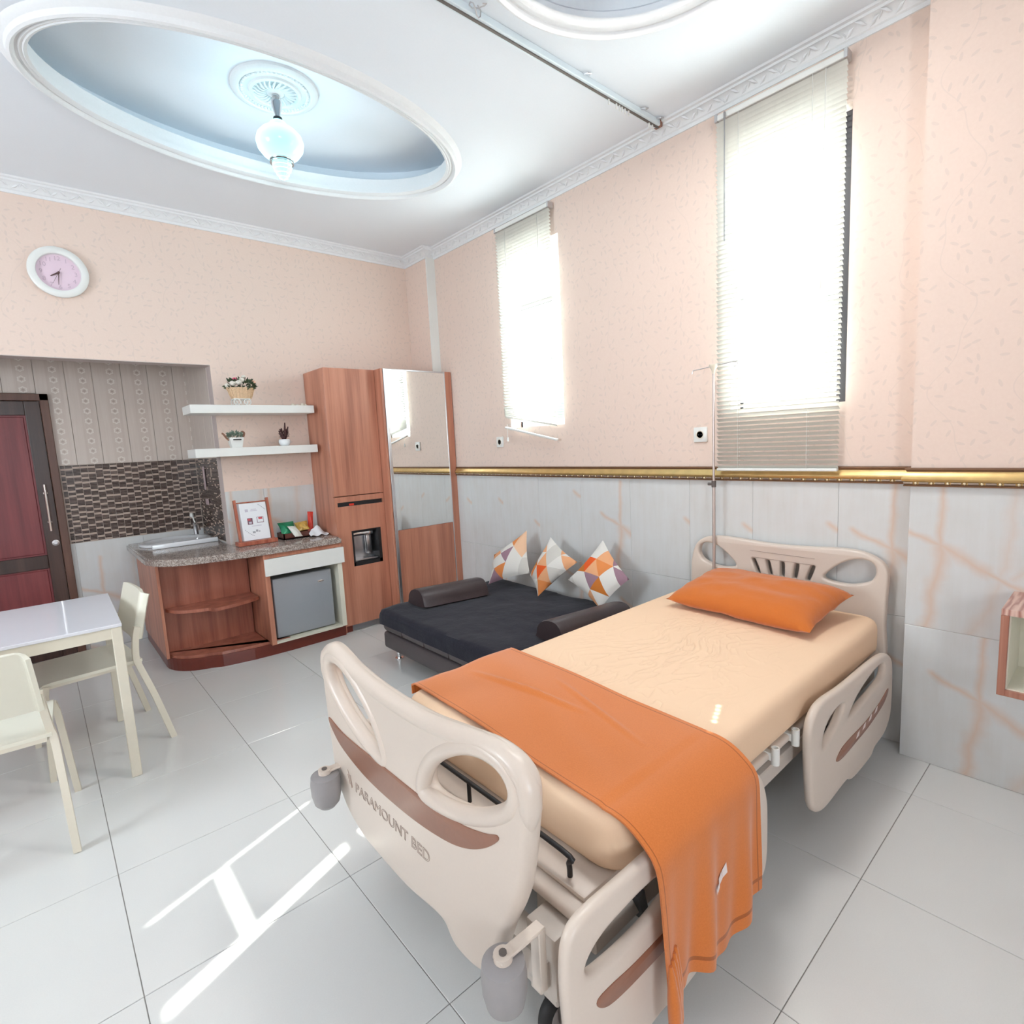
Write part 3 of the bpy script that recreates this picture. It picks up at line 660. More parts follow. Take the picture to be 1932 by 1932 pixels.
MOULD = [(.00, 3.152), (.0, 3.128), (.012, 3.122), (.016, 3.126), (.026, 3.121), (.031, 3.126), (.040, 3.126), (.046, 3.113), (.056, 3.108), (.066, 3.113), (.072, 3.132), (.084, 3.137), (.092, 3.143), (.10, 3.151)]
b = B(); ring_sweep(b, *E1, .985, .54, MOULD); struct('trim_7', b, M['plaster'], 40)
b = B(); ring_sweep(b, *E2, .50, .50, MOULD); struct('trim_8', b, M['plaster'], 40)
b = B(); ring_sweep(b, *E1, .995, .55, [(0, 3.13), (0, 3.215), (.012, 3.215), (.012, 3.13)]); struct('trim_9', b, M['plaster'], 40)     # lip of the cove
def recess(nm, cx, cy, a, b_, z, za, aout):
    b = B(); n = 96
    lo = [b.verts.new((cx+(a+aout)*cos(2*pi*i/n), cy+(b_+aout)*sin(2*pi*i/n), za)) for i in range(n)]
    hi = [b.verts.new((cx+(a+aout)*cos(2*pi*i/n), cy+(b_+aout)*sin(2*pi*i/n), z)) for i in range(n)]
    inn = [b.verts.new((cx+a*cos(2*pi*i/n), cy+b_*sin(2*pi*i/n), za)) for i in range(n)]
    for i in range(n):
        j = (i+1) % n
        b.faces.new((lo[i], hi[i], hi[j], lo[j])); b.faces.new((inn[i], lo[i], lo[j], inn[j]))
    b.faces.new(hi)
    struct(nm, b, M['ceiling'])
recess('ceiling_oval', *E1, 1.0, .555, 3.335, ZC+.041, .17)
recess('ceiling_round', *E2, .515, .515, 3.26, ZC+.041, .02)
# ---- cornice and dado rail
def sweep(bm, path, prof, flat=False):
    """path: XY polyline, room on its left; prof: (offset into the room, z)"""
    P = [Vector(p) for p in path]; n = len(P); rows = []
    for i in range(n):
        ds = []
        if i: ds.append((P[i]-P[i-1]).normalized())
        if i < n-1: ds.append((P[i+1]-P[i]).normalized())
        ns = [V(-d.y, d.x) for d in ds]
        mt = ns[0] if len(ns) == 1 else (ns[0]+ns[1])/(1+ns[0].dot(ns[1]))
        rows.append([bm.verts.new((P[i].x+mt.x*o_, P[i].y+mt.y*o_, z)) for o_, z in prof])
    for r0, r1 in zip(rows, rows[1:]):
        for k in range(len(prof)-1): bm.faces.new((r0[k], r1[k], r1[k+1], r0[k+1]))
    bmesh.ops.recalc_face_normals(bm, faces=bm.faces[:])
PATH = [(XN, YR), (XN, .62), (XW, .62), (XW, 4.16), (2.766, 4.16), (2.766, YB), (XL, YB)]
CORN = [(0, 3.070), (.008, 3.070), (.010, 3.086), (.018, 3.090), (.022, 3.097), (.046, 3.124), (.052, 3.126), (.054, 3.136), (.066, 3.140), (.07, 3.1495)]
b = B(); sweep(b, PATH, CORN); corn = struct('trim_1', b, M['plaster'], 30)
b = B()
def leaf_blob(bm, c, along, out, s):
    """little raised leaf on the cornice cove: a squashed 8-faced blob"""
    along = along.normalized(); up = V(out.x, out.y, 1).normalized(); nrm = V(out.x, out.y, -1).normalized()
    L, Wd, H = .030*s, .011*s, .007*s
    q = [c+along*L, c+up*Wd, c-along*L*.8, c-up*Wd]; t = c+nrm*H
    vq = [bm.verts.new(x) for x in q]; vt = bm.verts.new(t)
    for i in range(4): bm.faces.new((vq[i], vq[(i+1) % 4], vt))
for p0, p1 in zip(PATH, PATH[1:]):
    p0, p1 = V(*p0, 0), V(*p1, 0); L = (p1-p0).length; d = (p1-p0).normalized(); out = V(-d.y, d.x, 0)
    nl = int(L/.045)
    for i in range(nl):
        s_ = 1 if i % 2 else -1
        cpt = p0+d*(i+.5)*L/nl+out*(.034+.004*s_); cpt.z = 3.108+.004*s_
        leaf_blob(b, cpt, d+V(out.x, out.y, 1)*.55*s_, out, 1.0)
        if i % 3 == 0: leaf_blob(b, cpt+d*.02, d-V(out.x, out.y, 1)*1.2*s_, out, .7)
o = obj('leaf_relief', b, M['plaster'], corn, 60); o['kind'] = 'stuff'
RAILP = [(XN-.004, YR), (XN-.004, .624), (XW-.008, .624), (XW-.008, 3.99)]
RP = [(.0, 1.196), (.016, 1.196), (.017, 1.202), (.012, 1.205), (.012, 1.214), (.020, 1.217), (.024, 1.226), (.022, 1.234), (.012, 1.246), (.008, 1.256), (.010, 1.262), (.014, 1.264), (.014, 1.270), (0, 1.272)]
b = B(); sweep(b, RAILP, RP)
for f in b.faces:
    zc = f.calc_center_median().z
    f.material_index = 1 if (zc < 1.2055 or 1.209 < zc < 1.2165 and False or zc > 1.2565) else 0
dado = struct('trim_2', b, [M['gold'], M['golddark']], 35)
b = B()
for p0, p1 in zip(RAILP, RAILP[1:]):
    p0, p1 = V(*p0, 0), V(*p1, 0); L = (p1-p0).length
    if L < .2: continue
    d = (p1-p0).normalized(); out = V(-d.y, d.x, 0); nb = int(L/.052)
    for i in range(nb):
        c0 = p0+d*(i+.5)*L/nb+out*.0155; c0.z = 1.2095
        bmesh.ops.create_uvsphere(b, u_segments=8, v_segments=5, radius=.0062, matrix=Matrix.Translation(c0))
        cyl(b, c0+d*.010, c0+d*.042, .0044, .0044, 6, mi=1)
o = obj('bead', b, [M['goldlight'], M['greybrown']], dado, 50); o['kind'] = 'stuff'

# ---- windows in the window wall
for k, (y0, y1, z0, z1) in enumerate(WIN):
    b = B(); fx0, fx1 = 2.955, 2.985
    for (a0, a1, c0, c1) in ((y0, y0+.022, z0, z1), (y1-.022, y1, z0, z1), (y0, y1, z0, z0+.05), (y0, y1, z1-.05, z1), (y0, y1, 2.13, 2.18)): box(b, fx0, fx1, a0, a1, c0, c1, .003, 1)
    w = struct('window_%d' % (k+1), b, M['alu'])
    b = B(); box(b, 2.968, 2.972, y0+.015, y1-.015, z0+.045, z1-.045); obj('pane', b, M['glass'], w)
    if k == 1:
        b = B(); box(b, 2.853, 2.95, y0+.0005, y0+.04, z0, z1-.03); obj('dark_gap_filler', b, M['gapfill'], w)  # solid filler for the dark gap, added so no sun leaks past the blind
b = B(); box(b, 3.0, 30, -20, 20, -.3, -.02); struct('ground_outside', b, M['outside'])

# ================================================================== BLINDS
def blind(y0, y1, ztop, zbot, label, wand_y, cord_ys, leak, tail, flip=None):
    X = 2.806
    t = thing('window_blind', label, 'blind', (X, (y0+y1)/2, zbot), 0, 'slatted window blinds')
    L = y1-y0; pitch = .0226; n = int((ztop-zbot)/pitch)
    def slat_mesh(hole):
        b = B(); w = .0125; th = radians(38)
        def P(s, y):                                   # s across -1..1 : room edge (+) up
            x = -s*w*cos(th); z = s*w*sin(th); bow = (1-s*s)*.0016
            return V(x-bow*sin(th), y, z+bow*cos(th))
        ys = [-L/2, L/2]
        if hole is not None: h = hole-(y0+y1)/2; ys = [-L/2, h-.006, h+.006, L/2]
        ss = [-1, -.5, 0, .5, 1] 
        vv = [[b.verts.new(P(s, y)) for y in ys] for s in ss]
        for i in range(len(ss)-1):
            for j in range(len(ys)-1):
                if hole is not None and j == 1 and i in (1, 2): continue
                b.faces.new((vv[i][j], vv[i][j+1], vv[i+1][j+1], vv[i+1][j]))
        me = bpy.data.meshes.new('slat'); b.to_mesh(me); b.free(); me.materials.append(M['slat'])
        for p in me.polygons: p.use_smooth = True
        return me
    def twist_mesh():
        b = B(); w = .0125
        def P(u, v):
            y = y0+L*u; k = min(1, max(0, (y-3.035)/.02)); th = radians(-44+82*k); s_ = v*2-1
            return V(-s_*w*cos(th), y-(y0+y1)/2, s_*w*sin(th))
        grid(b, 60, 2, P); me = bpy.data.meshes.new('slat'); b.to_mesh(me); b.free(); me.materials.append(M['slat']); return me
    twm = twist_mesh() if flip else None
    plainm = slat_mesh(None); holem = slat_mesh(leak[0]) if leak else None
    for i in range(n):
        z = ztop-(i+.7)*pitch
        rx = 0.0; dz = 0.0
        if tail:
            kk = (n-1-i)
            if kk < 6:
                rx = -(6-kk)/6*.17; dz = -(6-kk)/6*.03+ (6-kk)*.008
        tw_ = flip and abs(z-flip) < pitch
        o = bpy.data.objects.new('slat', twm if tw_ else holem if leak and leak[1] < z < leak[2] else plainm)
        COL.objects.link(o); o.parent = t; o.location = (0, 0, z+dz-zbot); 
        ry = 0 if tw_ else random.uniform(-.02, .02)
        o.rotation_euler = (-rx, ry, 0)
    b = B(); box(b, X-.014, X+.014, y0, y1, ztop, ztop+.028, .003, 1); hr = obj('headrail', b, M['white'], t)
    b = B()
    for yy in (y0-.004, y1-.012):
        b = B(); box(b, X-.017, X+.036, yy, yy+.016, ztop-.004, ztop+.034, .002, 1); obj('bracket', b, M['steel'], hr)
    b = B(); box(b, -.012, .012, -L/2, L/2, -.007, .007, .003, 1)
    br = obj('bottom_rail', b, M['white'], t, local=True); br.location = (0, 0, -.004)
    if tail: br.rotation_euler = (.205, 0, 0); br.location = (0, 0, -.045)
    b = B()
    for cy in cord_ys:
        for dx in (-.0115, .0115): cyl(b, (X+dx, cy, zbot), (X+dx, cy, ztop), .0008, n=5)
    obj('ladder_cord', b, M['white'], t)
    if wand_y:
        wy, wz = wand_y
        b = B(); cyl(b, (X-.022, wy, ztop+.01), (X-.024, wy, wz), .0032, n=8); cyl(b, (X-.022, wy, ztop-.006), (X-.022, wy, ztop+.022), .005, n=8); obj('tilt_wand', b, M['grey'], t)
    return t
bl1 = blind(2.70, 3.262, 3.010, 1.565, 'white slatted blind of the far window, its bottom rail hanging askew', None, (2.81, 3.15), (3.04, 1.7, 2.74), True, 2.405)
bl2 = blind(.915, 1.508, 3.006, 1.262, 'long cream slatted blind of the near window, reaching down over the gold rail', (1.455, 2.42), (1.39, 1.05), (1.32, 1.86, 2.06), False)
b = B(); cyl(b, (2.79, .995, 3.0), (2.788, 1.0, 2.12), .0012, n=5); cyl(b, (2.788, 1.0, 2.12), (2.788, 1.0, 2.08), .004, .006, 8)
obj('pull_cord', b, M['white'], bl2)
b = B(); cyl(b, (2.79, 3.22, 1.6), (2.79, 3.22, 1.50), .0014, n=5); cyl(b, (2.79, 3.22, 1.50), (2.79, 3.22, 1.47), .006, .008, 8)
obj('pull_cord', b, M['white'], bl1)
# plant outside the far window
pt = thing('garden_plant', 'dark broad-leaved plant outside, showing through the far blind', 'plant', (3.75, 3.55, -.02))
b = B(); tube(b, [(3.75, 3.55, -.02), (3.74, 3.5, .8), (3.78, 3.44, 1.5)], .02, 8); obj('stem', b, M['plant'], pt)
for a_, tz, ln in ((.1, 1.15, .62), (.9, .85, .5), (2.2, .5, .55), (-.7, .9, .5), (3.4, .8, .5), (4.4, .4, .5)):
    b = B(); d = V(0.25*cos(a_*3), cos(a_)*.6, tz).normalized(); side = V(.3, -d.z, d.y).normalized(); p0 = V(3.78, 3.44, 1.42)
    def lf(u, v): return p0+d*(u*ln)+side*((v-.5)*.24*sin(pi*min(1, u*.97+.03))**.8)+V(.1*abs(v-.5), 0, -.06*u*u)
    grid(b, 8, 4, lf); obj('leaf', b, M['plant'], pt, 60)

# ================================================================== DOOR IN ALCOVE
DX1 = .152
b = B()
box(b, DX1-.05, DX1, YA-.035, YA+.004, 0, 1.985, .003, 1); box(b, DX1-1.0, DX1, YA-.035, YA+.004, 1.935, 1.985, .003, 1); box(b, DX1-1.0, DX1-.95, YA-.035, YA+.004, 0, 1.985, .003, 1)
door = struct('door_1', b, M['frameb'])
lx1 = DX1-.052; lx0 = lx1-.896
b = B()
for (x0, x1, z0, z1) in ((lx1-.088, lx1, .01, 1.932), (lx0, lx0+.088, .01, 1.932), (lx0+.088, lx1-.088, 1.83, 1.932), (lx0+.088, lx1-.088, .01, .16), (lx0+.088, lx1-.088, .70, .80)):
    box(b, x0, x1, YA-.03, YA+.004, z0, z1, .004, 2)
obj('door_stile', b, M['doordark'], door)
for z0, z1 in ((.16, .70), (.80, 1.83)):
    b = B(); box(b, lx0+.088, lx1-.088, YA-.016, YA+.002, z0, z1); box(b, lx0+.10, lx1-.10, YA-.021, YA-.01, z0+.012, z1-.012, .004, 1); obj('door_panel', b, M['doorred'], door)
b = B(); hx = lx1-.045
cyl(b, (hx, YA-.075, .98), (hx, YA-.075, 1.325), .0095, n=14)
for zz in (1.045, 1.26): cyl(b, (hx, YA-.075, zz), (hx, YA-.03, zz), .007, n=10); cyl(b, (hx, YA-.036, zz), (hx, YA-.03, zz), .013, n=14)
obj('pull_handle', b, M['chrome'], door, 40)
b = B(); lathe(b, (hx+.015, YA-.03, .885), [(.022, 0), (.022, -.006), (.012, -.009), (.011, -.012), (0, -.012)], 20, 'y'); obj('door_lock', b, M['steel'], door, 40)

# ================================================================== CABINETS
# ---- tall cabinet with built-in dispenser niche
tc = thing('tall_cabinet', 'tall reddish wood cabinet with a water dispenser niche in its lower door', 'cabinet', (1.95, 4.3, 0))
X0, X1, Yf = 1.737, 2.16, 4.1
b = B(); box(b, X0, X0+.018, Yf+.02, YB-.01, .0, 2.094, .001, 1); box(b, X1-.018, X1, Yf+.02, YB-.01, 0, 2.094, .001, 1); box(b, X0+.018, X1-.018, Yf+.02, YB-.01, 2.076, 2.094); box(b, X0+.018, X1-.018, YB-.03, YB-.01, .07, 2.07); box(b, X0+.018, X1-.018, Yf+.02, YB-.03, .06, .078); box(b, X0+.018, X1-.018, Yf+.03, YB-.03, .99, 1.008)
obj('carcass', b, M['wood'], tc)
b = B(); box(b, X0, X1, Yf, Yf+.018, 1.108, 2.094, .0015, 1); obj('upper_door', b, M['wood'], tc)
b = B()
for (x0, x1, z0, z1) in ((X0, X1, 1.058, 1.102), (X0, X0+.022, 1.024, 1.058), (X1-.012, X1, 1.024, 1.058)): box(b, x0, x1, Yf, Yf+.018, z0, z1)
obj('rail', b, M['wood'], tc)
b = B(); box(b, X0+.022, X1-.012, Yf+.016, Yf+.02, 1.024, 1.058); obj('slot', b, M['black'], tc)
b = B(); box(b, 1.86, 1.90, Yf+.006, Yf+.02, 1.026, 1.043, .003, 1, 0); obj('red_button', b, M['red'], tc)
nx0, nx1, nz0, nz1 = 1.854, 2.110, .534, .823
b = B()
for (x0, x1, z0, z1) in ((X0, nx0, .06, 1.024), (nx1, X1, .06, 1.024), (nx0, nx1, .06, nz0), (nx0, nx1, nz1, 1.024)): box(b, x0, x1, Yf, Yf+.018, z0, z1)
bmesh.ops.remove_doubles(b, verts=b.verts[:], dist=1e-5)
obj('lower_door', b, M['wood'], tc)
dn = B()
box(dn, nx0, nx0+.016, Yf+.001, Yf+.16, nz0, nz1); box(dn, nx1-.026, nx1, Yf+.001, Yf+.16, nz0, nz1); box(dn, nx0, nx1, Yf+.001, Yf+.16, nz0, nz0+.03); box(dn, nx0, nx1, Yf+.03, Yf+.16, nz1-.02, nz1)
niche = obj('dispenser_niche', dn, M['black'], tc)
b = B(); box(b, nx0+.016, nx1-.026, Yf+.14, Yf+.155, nz0+.03, nz1-.02); obj('niche_back', b, M['steel'], niche)
b = B(); box(b, nx0+.03, nx1-.045, Yf+.05, Yf+.12, nz1-.058, nz1-.022, .008, 2); obj('spout_head', b, M['chrome'], niche, 40)
b = B(); box(b, nx0+.018, nx1-.028, Yf+.02, Yf+.138, nz0+.031, nz0+.045, .004, 1); obj('drip_tray', b, M['steel'], niche)
b = B(); box(b, nx0+.02, nx0+.075, Yf+.13, Yf+.139, .685, .708, .003, 1); obj('tap_lever', b, M['white'], niche)
b = B(); box(b, nx1-.095, nx1-.045, Yf+.085, Yf+.13, .60, .765, .012, 2); obj('cup_guide', b, M['steel'], niche, 40)
b = B(); box(b, X0+.075, X1-.02, Yf+.04, Yf+.055, .004, .058); obj('toe_panel', b, M['grey'], tc)
b = B(); box(b, X0+.02, X0+.07, Yf+.03, Yf+.06, 0, .058); obj('toe_block', b, M['toe'], tc)
# ---- mirror wardrobe
wr = thing('mirror_wardrobe', 'tall wardrobe with a mirrored front, in the corner beside the dispenser cabinet', 'wardrobe', (2.5, 4.25, 0))
WX0, WX1, WY = 2.163, 2.842, 4.0
b = B(); box(b, WX0, WX0+.02, WY, YB-.01, 0, 2.094, .001, 1); box(b, WX0+.02, 2.76, WY+.03, YB-.01, 2.074, 2.094); box(b, 2.745, 2.762, WY+.03, YB-.01, 0, 2.074); box(b, WX0+.02, 2.745, YB-.03, YB-.01, 0, 2.07); box(b, WX0+.02, 2.745, WY+.03, YB-.03, .05, .07)
obj('carcass', b, M['wood'], wr)
b = B(); box(b, 2.778, WX1, WY, WY+.03, .0, 2.094, .001, 1); obj('side_stile', b, M['wood'], wr)
b = B(); box(b, WX0+.022, 2.212, WY-.006, WY+.024, .02, 2.094, .002, 1); box(b, 2.768, 2.777, WY-.004, WY+.024, .02, 2.094, .002, 1); box(b, 2.212, 2.768, WY-.004, WY+.024, 2.082, 2.094, .002, 1)
obj('silver_frame', b, M['steel'], wr)
b = B(); box(b, 2.212, 2.768, WY, WY+.006, .785, 2.082); obj('mirror', b, M['mirror'], wr)
b = B(); box(b, 2.212, 2.768, WY, WY+.018, .02, .783, .001, 1); obj('lower_panel', b, M['wood'], wr)
# ---- counter unit
def arc(cx, cy, r, a0, a1, n=10, ry=None): ry = ry or r; return [(cx+r*cos(a0+(a1-a0)*i/n), cy+ry*sin(a0+(a1-a0)*i/n)) for i in range(n+1)]
def counter_poly(off, xr=1.735, back=None):
    """outline of the counter front, bowed at its left end; off = inset"""
    L = [(xr, 4.04+off), (1.30, 4.035+off), (1.05, 4.05+off), (.85, 4.09+off)]
    a = arc(.50+.30+off, 4.12+.34+off*.0, .30, pi*1.42, pi, 10, .34-off)
    return L+a
unit = thing('counter_cabinet', 'rounded wooden counter unit with open shelves and a drawer', 'cabinet', (1.1, 4.4, 0))
fp = counter_poly(.055, 1.735); 
b = B(); prism(b, fp+[(fp[-1][0], YA-.05), (XA-.02, YA-.05), (XA-.02, YB-.012), (1.735, YB-.012)], 0.0, .085); obj('plinth', b, M['toe'], unit)
fs = counter_poly(.062, 1.15)
b = B(); prism(b, fs+[(fs[-1][0], YB-.05), (1.15, YB-.05)], .085, .105); obj('bottom_board', b, M['woodin'], unit)
fs = counter_poly(.085, 1.15); fs[0] = (1.15, 4.235); fs[1] = (1.08, 4.20); fs[2] = (.97, 4.165); fs[3] = (.83, 4.15)
b = B(); prism(b, fs+[(fs[-1][0]+.02, YB-.05), (1.15, YB-.05)], .40, .422); obj('middle_shelf', b, M['woodin'], unit)
b = B(); box(b, .575, 1.15, YB-.055, YB-.04, .09, .755); obj('back_board', b, M['woodin'], unit)
b = B(); box(b, .548, .566, 4.36, YA-.06, .085, .755, .001, 1); obj('side_board', b, M['wood'], unit)
b = B(); box(b, 1.158, 1.192, 4.055, YB-.015, .085, .755, .001, 1); obj('divider', b, M['wood'], unit)
b = B(); box(b, 1.192, 1.735, 4.06, 4.078, .722, .755); obj('top_rail', b, M['wood'], unit)
b = B(); box(b, 1.70, 1.735, 4.062, YB-.02, .088, .60); box(b, 1.192, 1.70, 4.062, YB-.02, .085, .098); box(b, 1.192, 1.70, YB-.04, YB-.02, .098, .60); obj('fridge_bay', b, M['cream'], unit)
b = B(); box(b, 1.160, 1.752, 4.042, 4.062, .597, .72, .002, 1); dr = obj('drawer', b, M['white'], unit)
b = B(); box(b, 1.20, 1.69, 4.064, 4.42, .605, .715); obj('drawer_box', b, M['cream'], dr)
# granite worktop
gp = counter_poly(0, 1.737)
b = B(); prism(b, gp+[(gp[-1][0], YA-.003), (XA-.003, YA-.003), (XA-.003, YB-.009), (1.737, YB-.009)], .755, .80)
es = [e for e in b.edges if all(v.co.z > .799 for v in e.verts)]
bmesh.ops.bevel(b, geom=es, offset=.012, segments=3, affect='EDGES')
tag(obj('worktop', b, M['granite'], None, 30), 'grey-brown speckled granite worktop with a rounded left end', 'worktop')
# fridge
fr = thing('mini_fridge', 'small silver-grey fridge tucked under the counter drawer', 'fridge', (1.45, 4.3, .098))
b = B(); box(b, 1.222, 1.662, 4.165, 4.44, .104, .548, .004, 1); obj('body', b, M['grey'], fr)
b = B(); box(b, 1.220, 1.664, 4.115, 4.162, .106, .553, .008, 3); d = obj('door', b, M['fridge'], fr, 40)
b = B(); lathe(b, (1.573, 4.115, .473), [(.026, .001), (.024, -.006), (.014, -.008), (0, -.008)], 20, 'y', 1, .38); obj('handle', b, M['chrome'], d, 40)
b = B()
for xx in (1.25, 1.63): cyl(b, (xx, 4.19, .098), (xx, 4.19, .106), .012, n=10)
obj('foot', b, M['black'], fr)
# sink and tap in the alcove
sk = thing('wash_basin', 'white basin with a raised front lip, let into the granite in the alcove', 'sink', (.78, 5.02, .80))
b = B(); box(b, .60, 1.045, 4.775, 4.80, .801, .836, .006, 2); obj('front_lip', b, M['ceramic'], sk, 40)
b = B(); lathe(b, (.80, 5.06, .802), [(.25, 0), (.25, .016), (.235, .022), (.222, .016), (.20, .004), (.12, .0015), (0, .001)], 40, 'z', 1, .92); obj('bowl', b, M['ceramic'], sk, 50)
b = B(); cyl(b, (.80, 5.06, .803), (.80, 5.06, .806), .02, n=16); obj('drain', b, M['steel'], sk)
tp = thing('basin_tap', 'small chrome tap with a white lever on the alcove counter', 'tap', (.985, 5.24, .80))
b = B(); lathe(b, (.985, 5.24, .80), [(.028, .001), (.028, .01), (.018, .018), (.016, .10), (.019, .115), (0, .125)], 18); obj('tap_body', b, M['steel'], tp, 40)
b = B(); tube(b, [(.985, 5.24, .89), (.98, 5.18, .92), (.98, 5.10, .91), (.98, 5.07, .87)], [.011, .011, .010, .010], 10); obj('spout', b, M['chrome'], tp, 40)
b = B(); tube(b, [(.985, 5.24, .92), (.975, 5.25, .97)], .006, 8); lathe(b, (.97, 5.255, .965), [(0, 0), (.013, .006), (.016, .02), (.010, .038), (0, .042)], 12); obj('lever', b, M['white'], tp, 40)
# ---- floating shelves
for (z0, z1, lab) in ((1.765, 1.823, 'upper of the two white floating shelves beside the tall cabinet'), (1.462, 1.522, 'lower of the two white floating shelves beside the tall cabinet')):
    b = B(); box(b, .853, 1.705, 4.25, YB-.003, z0, z1, .002, 1)
    tag(obj('floating_shelf', b, M['white']), lab, 'shelf', 'white floating shelves')
# wall plates in the alcove
b = B(); box(b, XA-.010, XA-.001, 5.045, 5.085, 1.20, 1.39, .003, 1); tag(obj('wall_strip', b, M['plate']), 'narrow pinkish strip stuck upright on the alcove mosaic', 'strip')
b = B(); box(b, XA-.010, XA-.001, 5.02, 5.10, 1.075, 1.125, .003, 1); tag(obj('switch_plate', b, M['plate']), 'small pale plate on the mosaic low above the tap', 'switch plate')
# sockets on the window wall
for (yy, zz, lab) in ((3.379, 1.468, 'square white socket on the wall below the far window'), (1.629, 1.45, 'square white socket on the wall beside the drip stand')):
    s = thing('wall_socket', lab, 'socket', (XW, yy, zz), 0, 'white wall sockets')
    b = B(); box(b, XW-.012, XW+.001, yy-.042, yy+.042, zz-.042, zz+.042, .006, 2); obj('cover', b, M['white'], s, 40)
    b = B(); lathe(b, (XW-.012, yy, zz), [(.023, 0), (.023, -.003), (.019, -.003), (.018, .004), (0, .004)], 20, 'x'); obj('socket_well', b, M['creamsteel'], s, 40)
    b = B()
    for dy in (-.008, .008): cyl(b, (XW-.0135, yy+dy, zz), (XW-.007, yy+dy, zz), .003, n=8)
    obj('pin_hole', b, M['black'], s)

# ================================================================== CLOCK
cx, cz = .272, 2.644
ck = thing('wall_clock', 'round wall clock with a white rim and pink face', 'clock', (cx, YB, cz))
b = B(); lathe(b, (cx, YB, cz), [(.138, 0), (.150, -.012), (.150, -.030), (.143, -.036), (.118, -.038), (.110, -.034), (.108, -.012)], 56, 'y', cap=False); obj('rim', b, M['white'], ck, 40)
b = B(); lathe(b, (cx, YB-.012, cz), [(.112, .002), (.112, 0), (0, 0)], 48, 'y'); obj('dial', b, M['pink'], ck)
for h in range(1, 13):
    a = radians(90-30*h); px, pz = cx+.085*cos(a), cz+.085*sin(a)
    bt = text_bm(str(h), .036, (V(px, YB-.0125, pz-.012), V(1, 0, 0), V(0, 0, 1), V(0, -1, 0)), .001, 0, 0, 'CENTER')
    obj('numeral', bt, M['pinkdark'], ck)
def hand(ang, ln, w, dy, back=.0):
    a = radians(90-ang); d = V(cos(a), 0, sin(a)); s = V(-sin(a), 0, cos(a)); c0 = V(cx, YB-dy, cz)
    b = B(); vs_ = []
    for q in (c0-d*back-s*w, c0+d*ln-s*w*.6, c0+d*ln+s*w*.6, c0-d*back+s*w): vs_.append((q, q+V(0, .0015, 0)))
    A = [b.verts.new(q[0]) for q in vs_]; C = [b.verts.new(q[1]) for q in vs_]
    b.faces.new(A); b.faces.new(C[::-1])
    for i in range(4): b.faces.new((A[i], C[i], C[(i+1) % 4], A[(i+1) % 4]))
    bmesh.ops.recalc_face_normals(b, faces=b.faces[:]); return b
obj('hour_hand', hand(238, .05, .0042, .020), M['brownhand'], ck); obj('minute_hand', hand(186, .075, .0026, .022), M['brownhand'], ck); obj('second_hand', hand(207, .078, .0010, .024, .028), M['brownhand'], ck)
b = B(); cyl(b, (cx, YB-.026, cz), (cx, YB-.012, cz), .006, n=12); obj('hub', b, M['brownhand'], ck)

# ================================================================== CEILING LAMP, ROSE, CURTAIN TRACK
lx, ly = 1.182, 3.066
rs = thing('ceiling_rose', 'round white plaster rose on the raised oval ceiling', 'ceiling rose', (lx, ly, 3.335))
b = B(); lathe(b, (lx, ly, 3.335), [(.212, 0), (.210, -.012), (.195, -.022), (.176, -.024), (.170, -.014), (.150, -.012), (.128, -.016), (.124, -.026), (.112, -.030), (.106, -.018), (.045, -.012), (.042, -.022), (.030, -.028), (0, -.030)], 64); obj('disc', b, M['plaster'], rs, 35)
b = B()
for i in range(56):
    a = 2*pi*i/56; p = V(lx+.160*cos(a), ly+.160*sin(a), 3.318); bmesh.ops.create_uvsphere(b, u_segments=6, v_segments=4, radius=.0085, matrix=Matrix.Translation(p))
o = obj('bead', b, M['plaster'], rs, 60); o['kind'] = 'stuff'
b = B()
for i in range(24):
    a = 2*pi*i/24; tube(b, [(lx+r_*cos(a+k_), ly+r_*sin(a+k_), 3.313+dz) for r_, k_, dz in ((.045, 0, 0), (.065, .05, -.006), (.085, .13, -.007), (.104, .22, 0))], [.004, .006, .006, .003], 5)
o = obj('petal', b, M['plaster'], rs, 60); o['kind'] = 'stuff'
lp = thing('pendant_lamp', 'glowing cyan glass pendant lamp hanging from the ceiling rose', 'lamp', (lx, ly, 3.305))
b = B(); cyl(b, (lx, ly, 3.25), (lx, ly, 3.308), .003, n=8); lathe(b, (lx, ly, 3.29), [(0.0, .016), (.018, .012), (.018, .006), (0, .0)], 14); obj('hook', b, M['steel'], lp)
b = B(); lathe(b, (lx, ly, 0), [(.004, 3.275), (.032, 3.272), (.030, 3.262), (.012, 3.205), (.011, 3.198)], 20); obj('canopy', b, M['chrome'], lp, 40)
b = B(); lathe(b, (lx, ly, 0), [(.011, 3.200), (.022, 3.196), (.022, 3.186), (.010, 3.182)], 16); obj('collar', b, M['black'], lp, 40)
b = B(); lathe(b, (lx, ly, 0), [(.012, 3.183), (.030, 3.178), (.040, 3.170), (.042, 3.150), (.052, 3.146), (.086, 3.130), (.109, 3.105), (.118, 3.075), (.112, 3.045), (.090, 3.015), (.064, 2.995), (.05, 2.99)], 36); obj('globe', b, M['lampglass'], lp, 60)
b = B()
for zz in (2.998, 2.986, 2.974): lathe(b, (lx, ly, zz), [(.040, .006), (.058, .004), (.060, 0), (.058, -.004), (.040, -.006)], 28)
obj('metal_band', b, M['steel'], lp, 40)
b = B(); lathe(b, (lx, ly, 0), [(.052, 2.972), (.044, 2.962), (.050, 2.954), (.038, 2.945), (.044, 2.937), (.030, 2.926), (.034, 2.919), (.020, 2.908), (.024, 2.902), (0, 2.893)], 14); obj('glass_drop', b, M['lampglass'], lp)
